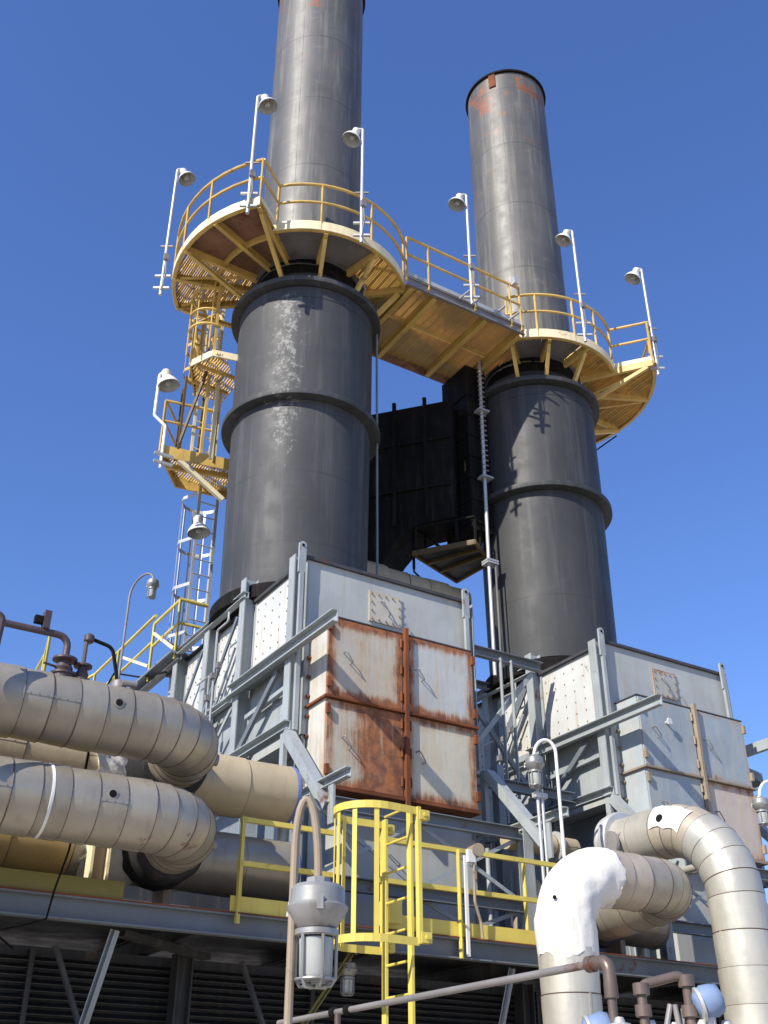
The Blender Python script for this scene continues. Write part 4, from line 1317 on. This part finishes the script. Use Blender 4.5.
# ------------------------------------------------------------------ caged gooseneck lamps
def gooseneck(root, base, top, head, s, pole_mat, pole_r, lampmat='cast', arch=None, bend_dir=None):
    base, top, head = Vector(base), Vector(top), Vector(head)
    # pole, then an arch over to the head
    mid = (top + head) / 2
    span = (head - top)
    span.z = 0
    rad = span.length / 2
    pts = [base, top]
    n = 12
    ah = arch or rad
    for k in range(1, n):
        a = PI * k / n
        zz = top.z + (head.z - top.z) * k / n
        q = top + span * (0.5 - 0.5 * math.cos(a))
        q.z = zz + ah * math.sin(a)
        pts.append(q)
    pts.append(head)
    MB().tube(pts, pole_r, 10).build('conduit', pole_mat, root)
    c = head
    MB().lathe([(0.030 * s, 0.03 * s), (0.045 * s, 0.025 * s), (0.045 * s, 0.0)], c, 8).build('hub', lampmat, root)
    MB().lathe([(0.062 * s, -0.150 * s), (0.072 * s, -0.145 * s), (0.110 * s, -0.085 * s), (0.112 * s, -0.075 * s), (0.100 * s, -0.065 * s), (0.098 * s, -0.015 * s), (0.085 * s, 0.0), (0.03 * s, 0.004 * s)], c, 20).build('housing', lampmat, root)
    MB().lathe([(0.072 * s, -0.175 * s), (0.078 * s, -0.17 * s), (0.078 * s, -0.152 * s), (0.06 * s, -0.148 * s)], c, 24).build('collar', lampmat, root)
    MB().lathe([(0.05 * s, -0.315 * s), (0.058 * s, -0.30 * s), (0.062 * s, -0.18 * s)], c, 20).build('globe', 'glass', root)
    for k in range(6):
        a = 2 * PI * k / 6 + 0.35
        u = Vector((math.cos(a), math.sin(a), 0))
        MB().tube([c + u * 0.072 * s + Vector((0, 0, -0.172 * s)), c + u * 0.071 * s + Vector((0, 0, -0.31 * s)), c + u * 0.055 * s + Vector((0, 0, -0.335 * s)), c + Vector((0, 0, -0.338 * s))], 0.0062 * s, 6).build('guard_bar', lampmat, root)
    MB().tube([c + Vector((math.cos(2 * PI * k / 20), math.sin(2 * PI * k / 20), 0)) * 0.069 * s + Vector((0, 0, -0.315 * s)) for k in range(20)], 0.0055 * s, 6, closed=True).build('guard_ring', lampmat, root)
    for k in range(3):
        a = 2 * PI * k / 3 + 2.2
        u = Vector((math.cos(a), math.sin(a), 0))
        MB().bar(c + u * 0.112 * s + Vector((0, 0, -0.10 * s)), c + u * 0.105 * s + Vector((0, 0, -0.05 * s)), 0.022 * s, 0.014 * s, up=u).build('lug', lampmat, root)


fl = thing('gooseneck_lamp', 'large caged explosion-proof lamp on a bent brown conduit in the foreground', 'lamp', (1.80, 3.46, 0))
hd = Vector((1.862, 3.425, 2.492))
gooseneck(fl, (1.79, 3.47, 0.0), (1.79, 3.47, 2.62), hd, 0.96, 'bracket', 0.0145, arch=0.235)
sl = thing('gooseneck_lamp', 'small caged lamp hanging low beneath the yellow ladder cage', 'lamp', (6.1, 10.52, 3.0))
gooseneck(sl, (6.26, 10.62, 3.5), (6.26, 10.62, 3.52), (6.10, 10.52, 3.40), 0.95, 'bracket', 0.018, arch=0.16)
g1 = thing('gooseneck_lamp', 'caged lamp on a tall gooseneck above the roof walkway at the left', 'lamp', (5.15, 16.4, 8.0))
gooseneck(g1, (5.12, 16.5, 8.4), (5.12, 16.5, 9.88), (5.32, 15.95, 10.02), 1.0, 'galv_grey', 0.02, arch=0.26)
g2 = thing('gooseneck_lamp', 'caged lamp under a white gooseneck in front of the right casing', 'lamp', (8.85, 10.35, DZ))
gooseneck(g2, (8.92, 10.2, DZ), (8.92, 10.2, 6.05), (8.66, 10.32, 5.98), 1.15, 'white_lamp', 0.022, arch=0.20)
g3 = thing('gooseneck_lamp', 'caged lamp on a gooseneck at the right edge of the photo', 'lamp', (13.0, 10.3, DZ))
gooseneck(g3, (13.12, 10.2, DZ), (13.12, 10.2, 6.2), (12.83, 10.33, 6.08), 1.15, 'white_lamp', 0.022, arch=0.20)
co = thing('conduit_pair', 'pair of upright grey conduits below the lamp in front of the right casing', 'conduit', (8.78, 10.4, DZ))
for x in (8.74, 8.81):
    MB().cyl((x, 10.4, DZ), (x, 10.4, 5.62), 0.022, n=10).build('conduit', 'galv', co)
MB().box(8.68, 8.87, 10.36, 10.44, 5.5, 5.56).build('clamp', 'galv', co)
fx = thing('floodlight', 'small dark floodlight box on a post beyond the right casing doors', 'lamp', (14.75, 12.0, 6.3))
MB().prism([(14.6, 11.9, 7.25), (14.95, 11.9, 7.2), (14.95, 11.9, 7.0), (14.72, 11.9, 7.1)], (0, 0.3, 0)).build('housing', 'steel_dark', fx)
MB().bar((14.62, 12.05, 5.0), (14.62, 12.05, 7.2), 0.06, 0.06).build('post', 'steel_dark', fx)

# ------------------------------------------------------------------ deck railings and yellow ladder
r1 = thing('deck_railing', 'yellow deck railing with a white post, right of the yellow ladder', 'railing', (7.9, DY - 0.03, DZ))
for z, w in ((4.66, 0.05), (4.22, 0.05)):
    MB().bar((6.35, DY - 0.03, z), (9.05, DY - 0.03, z), 0.045, w).build('top_rail' if z > 4.5 else 'mid_rail', 'yellow', r1)
MB().bar((6.35, DY - 0.03, DZ + 0.085), (9.05, DY - 0.03, DZ + 0.085), 0.012, 0.15).build('toe_board', 'yellow', r1)
MB().angle((7.38, DY - 0.07, DZ - 0.22), (7.38, DY - 0.07, 4.66), 0.055, 0.055, 0.01).build('post', 'yellow', r1)
MB().box(7.42, 7.46, DY - 0.105, DY - 0.085, DZ - 0.2, 4.6).build('post', 'white_lamp', r1)
for x in (8.4, 9.0):
    MB().angle((x, DY + 0.03, DZ), (x, DY + 0.03, 4.66), 0.05, 0.05, 0.01).build('post', 'yellow', r1)
sw = thing('switch_box', 'small brown conduit switch on the white railing post', 'switch', (7.5, DY - 0.12, 4.6))
MB().box(7.44, 7.54, DY - 0.16, DY - 0.112, 4.52, 4.66).build('cover', 'white_lamp', sw)
MB().cyl((7.56, DY - 0.2, 4.66), (7.60, DY + 0.0, 4.66), 0.075, n=14).build('body', 'bracket', sw)
MB().tube(fillet([(7.53, DY - 0.14, 4.55), (7.52, DY - 0.14, 4.1), (7.62, DY - 0.1, 3.9), (7.64, DY - 0.1, DZ)], 0.1, 4), 0.017, 8).build('conduit', 'bracket', sw)
r2 = thing('deck_railing', 'faded yellow railing bay in front of the header pipe ends', 'railing', (5.0, DY - 0.03, DZ))
for z in (4.64, 4.2):
    MB().bar((4.66, DY - 0.03, z), (5.75, DY - 0.03, z), 0.045, 0.05).build('top_rail' if z > 4.5 else 'mid_rail', 'yellow', r2)
MB().bar((4.6, DY - 0.03, DZ + 0.085), (5.75, DY - 0.03, DZ + 0.085), 0.012, 0.15).build('toe_board', 'yellow', r2)
MB().angle((4.68, DY - 0.07, DZ - 0.1), (4.68, DY - 0.07, 4.66), 0.055, 0.055, 0.01).build('post', 'yellow', r2)
o = MB().bar((-1.5, DY - 0.03, DZ + 0.085), (3.5, DY - 0.03, DZ + 0.085), 0.02, 0.16).build('kick_plate', 'yellow_shaded')
tag(o, 'shade-darkened green-yellow kick plate along the deck edge under the left pipes', 'kick plate')

yl = thing('yellow_ladder', 'bright yellow caged ladder reaching the deck from below', 'ladder', (6.2, 9.7, 0))
for y in (9.46, 9.94):
    MB().bar((6.2, y, 0), (6.2, y, 4.77), 0.075, 0.03, up=(1, 0, 0)).build('stringer', 'yellow', yl)
for y in (9.36, 10.04):
    MB().bar((6.24, y, 3.44), (6.24, y, 4.78), 0.06, 0.04, up=(1, 0, 0)).build('grab_post', 'yellow', yl)
k = 0.3
while k < 4.8:
    MB().cyl((6.2, 9.46, k), (6.2, 9.94, k), 0.014, n=8).build('rung', 'yellow', yl)
    k += 0.3
c = Vector((6.2, 9.7, 0))
sh = [c + Vector((0.03, -0.34, 0))] + [c + Vector((-0.34, 0, 0)) + Vector((-math.sin(R(q)) * 0.38, -math.cos(R(q)) * 0.36, 0)) for q in range(0, 181, 12)] + [c + Vector((0.03, 0.34, 0))]
for z in (4.74, 3.46):
    m = MB()
    for a, d in zip(sh, sh[1:]):
        m.bar(a + Vector((0, 0, z)), d + Vector((0, 0, z)), 0.012, 0.075)
    m.build('cage_hoop', 'yellow', yl)
for q in (18, 54, 90, 126, 162):
    p = c + Vector((-0.34, 0, 0)) + Vector((-math.sin(R(q)) * 0.366, -math.cos(R(q)) * 0.346, 0))
    MB().bar(p + Vector((0, 0, 3.46)), p + Vector((0, 0, 4.74)), 0.05, 0.01, up=(math.sin(R(q)), math.cos(R(q)), 0)).build('cage_bar', 'yellow', yl)
for z in (3.50, 4.70):
    for y in (9.36, 10.04):
        MB().box(6.24, 6.36, y - 0.04, y + 0.04, z - 0.05, z + 0.05).build('clip', 'yellow', yl)
        MB().cyl((6.3, y - 0.041, z), (6.3, y - 0.065, z), 0.022, n=8).build('bolt', 'yellow', yl)
MB().box(6.3, 6.45, 10.0, 10.25, 3.74, 3.98).build('deck_tie', 'yellow', yl)

# ------------------------------------------------------------------ brown vent pipework on the upper left pipe
vp = thing('vent_pipe', 'dark brown vent pipe bending over the upper left pipe', 'pipe', (1.9, 9.5, 5.4))
MB().tube(fillet([(1.70, 9.15, 4.6), (1.73, 9.15, 5.82), (1.58, 9.15, 5.72)], 0.05, 4), 0.032, 10).build('drop_pipe', 'purple_pipe', vp)
MB().tube(fillet([(1.2, 9.5, 5.86), (2.42, 9.5, 5.86), (2.42, 9.5, 5.66)], 0.10, 5), 0.034, 10).build('run_pipe', 'purple_pipe', vp)
MB().box(2.16, 2.22, 9.45, 9.55, 5.88, 6.06).build('bracket', 'purple_pipe', vp)
MB().box(2.08, 2.18, 9.47, 9.53, 5.93, 6.0).build('bracket', 'black', vp)
for i, (x, y, z0, s_, lab) in enumerate(((2.42, 9.5, 5.44, 1.0, 'larger dark brown flanged valve on top of the upper left pipe'), (2.60, 9.52, 5.42, 0.75, 'smaller dark brown flanged valve beside the larger one'))):
    v = thing('flanged_valve', lab, 'valve', (x, y, z0), 'valves on the upper left pipe')
    MB().lathe([(0.10 * s_, 0.0), (0.10 * s_, 0.03), (0.06 * s_, 0.04), (0.06 * s_, 0.06), (0.085 * s_, 0.10), (0.06 * s_, 0.15), (0.06 * s_, 0.17)], (x, y, z0), 20).build('valve_body', 'purple_pipe', v)
    for zz in (0.03, 0.175):
        MB().lathe([(0.09 * s_, 0), (0.115 * s_, 0.004), (0.115 * s_, 0.024), (0.09 * s_, 0.028)], (x, y, z0 + zz), 20).build('flange', 'purple_pipe', v)
    MB().cyl((x - 0.02, y, z0 + 0.1), (x - 0.2 * s_, y - 0.05, z0 + 0.1), 0.012, n=8).build('stem', 'purple_pipe', v)
    if i:
        MB().cyl((x, y, z0 + 0.17), (x, y, z0 + 0.45), 0.02, n=8).build('riser', 'brown_pipe', v)
        MB().lathe([(0.03, 0), (0.05, 0.02), (0.05, 0.07), (0.03, 0.09)], (x + 0.02, y, z0 + 0.43), 12).build('vent_cap', 'purple_pipe', v)
cb = MB().tube(fillet([(2.64, 9.52, 5.9), (2.85, 9.5, 5.85), (2.92, 9.5, 5.6), (2.94, 9.5, 5.44)], 0.1, 5), 0.018, 8).build('flexible_conduit', 'black')
tag(cb, 'black flexible conduit arching over the upper left pipe', 'conduit')
fit = thing('pipe_fitting', 'round grey fitting on top of the upper left pipe by the conduit', 'fitting', (2.96, 9.5, 5.4))
MB().lathe([(0.05, 0), (0.07, 0.02), (0.07, 0.08), (0.04, 0.10)], (2.96, 9.5, 5.44), 14).build('body', 'galv_grey', fit)
MB().cyl((2.96, 9.42, 5.49), (3.1, 9.4, 5.49), 0.03, n=10).build('outlet', 'galv_grey', fit)

# long conduits beside the stacks
o = MB().tube([(8.40, 13.7, 8.9), (8.36, 13.7, 15.9)], 0.022, 8).build('vertical_conduit', 'steel_dark')
tag(o, 'thin dark conduit rising beside the right flank of the left smokestack', 'conduit')
cv = thing('vertical_conduit', 'pale clamped conduit climbing the left flank of the right smokestack', 'conduit', (11.1, 14.1, 8.9))
MB().tube([(11.08, 14.1, 8.9), (11.08, 14.1, 11.2), (11.12, 14.1, 15.9)], 0.035, 8).build('conduit', 'galv', cv)
MB().tube([(11.18, 14.03, 8.9), (11.18, 14.03, 11.2)], 0.018, 6).build('conduit', 'galv_grey', cv)
for z in (11.1, 11.15, 13.0, 14.6):
    MB().box(10.99, 11.24, 14.0, 14.2, z, z + 0.035).build('clamp', 'galv', cv)
k = 13.2
while k < 15.9:
    MB().cyl((11.04, 14.08, k), (11.19, 14.08, k), 0.016, n=6).build('clamp', 'galv_grey', cv)
    k += 0.12

# ------------------------------------------------------------------ foreground pipe rail and blue-capped instruments
fr = thing('pipe_handrail', 'grey pipe handrail crossing low in front of the yellow ladder', 'handrail', (4.1, 6.0, 0))
MB().tube([(4.1, 4.5, 2.535), (4.1, 8.1, 2.535)], 0.021, 12).build('rail', 'galv_grey', fr)
MB().tube(fillet([(4.1, 4.56, 2.535), (4.1, 4.42, 2.535), (4.1, 4.42, 2.40)], 0.05, 5), 0.034, 12).build('elbow', 'brown_pipe', fr)
MB().cyl((4.1, 4.42, 0.0), (4.1, 4.42, 2.42), 0.024, n=12).build('post', 'brown_pipe', fr)
MB().cyl((4.1, 4.42, 2.36), (4.1, 4.42, 2.43), 0.036, n=12).build('collar', 'brown_pipe', fr)
MB().lathe([(0.03, -0.025), (0.042, -0.02), (0.042, 0.02), (0.03, 0.025)], (4.1, 4.55, 2.535), 14, axis=(0, 1, 0)).build('collar', 'brown_pipe', fr)
MB().cyl((4.1, 7.2, 2.0), (4.1, 7.2, 2.535), 0.022, n=12).build('post', 'brown_pipe', fr)
for y in (7.25, 7.05):
    MB().lathe([(0.022, -0.03), (0.036, -0.025), (0.036, 0.025), (0.022, 0.03)], (4.1, y, 2.535), 12, axis=(0, 1, 0)).build('collar', 'black', fr)

iv = thing('instrument_manifold', 'cluster of brown pipe elbows and small valves at the lower right', 'manifold', (4.35, 4.25, 1.5))
MB().tube(fillet([(4.22, 4.33, 1.9), (4.22, 4.33, 2.42), (4.30, 4.29, 2.44), (4.43, 4.22, 2.475), (4.43, 4.22, 1.9)], 0.045, 5), 0.024, 12).build('elbow_pipe', 'brown_pipe', iv)
for p in ((4.22, 4.33, 2.40), (4.43, 4.22, 2.44), (4.43, 4.22, 2.30), (4.22, 4.33, 2.30)):
    MB().lathe([(0.03, -0.03), (0.042, -0.026), (0.042, 0.026), (0.03, 0.03)], p, 12).build('fitting', 'brown_pipe', iv)
for p, q in (((4.28, 4.3, 2.1), (4.34, 4.26, 2.33)), ((4.38, 4.24, 2.1), (4.36, 4.25, 2.33)), ((4.47, 4.2, 2.1), (4.41, 4.22, 2.32))):
    MB().cyl(p, q, 0.014, n=10).build('stem', 'galv_grey', iv)
for p in ((4.10, 4.38, 2.21), (4.26, 4.33, 2.20), (4.36, 4.27, 2.19), (4.47, 4.19, 2.2), (4.58, 4.13, 2.20)):
    MB().lathe([(0.03, -0.1), (0.04, -0.09), (0.04, 0.0), (0.055, 0.005), (0.055, 0.03), (0.03, 0.035), (0.02, 0.06)], p, 10).build('valve_body', 'galv', iv)
for i, (p, lab) in enumerate(((Vector((4.06, 4.49, 2.22)), 'pale blue plastic cover on the left instrument by the handrail post'), (Vector((4.505, 4.16, 2.345)), 'pale blue plastic cover on the right instrument beside the brown elbows'))):
    ins = thing('instrument_cover', lab, 'instrument', p - Vector((0, 0, 0.12)), 'blue capped instruments')
    MB().lathe([(0.035, -0.075), (0.062, -0.065), (0.078, -0.02), (0.078, 0.03), (0.066, 0.06), (0.03, 0.07)], p, 16, axis=(0.75, -0.5, 0.25)).build('cover', 'blue_cap', ins, sharp=60, jitter=0.004)
    MB().lathe([(0.06, 0), (0.085, 0.004), (0.085, 0.02), (0.06, 0.024)], p - Vector((0.05, -0.033, 0.02)), 16, axis=(0.75, -0.5, 0.25)).build('flange', 'galv', ins)
    MB().cyl(p - Vector((0, 0, 0.06)), p - Vector((0, 0, 0.25)), 0.025, n=10).build('stem', 'galv', ins)
    MB().tube([p + Vector((-0.05, 0.05, -0.02)), p + Vector((-0.09, 0.09, -0.04)), p + Vector((-0.12, 0.1, -0.2))], 0.016, 8).build('conduit', 'galv_grey', ins)

print('objects', len(bpy.data.objects))
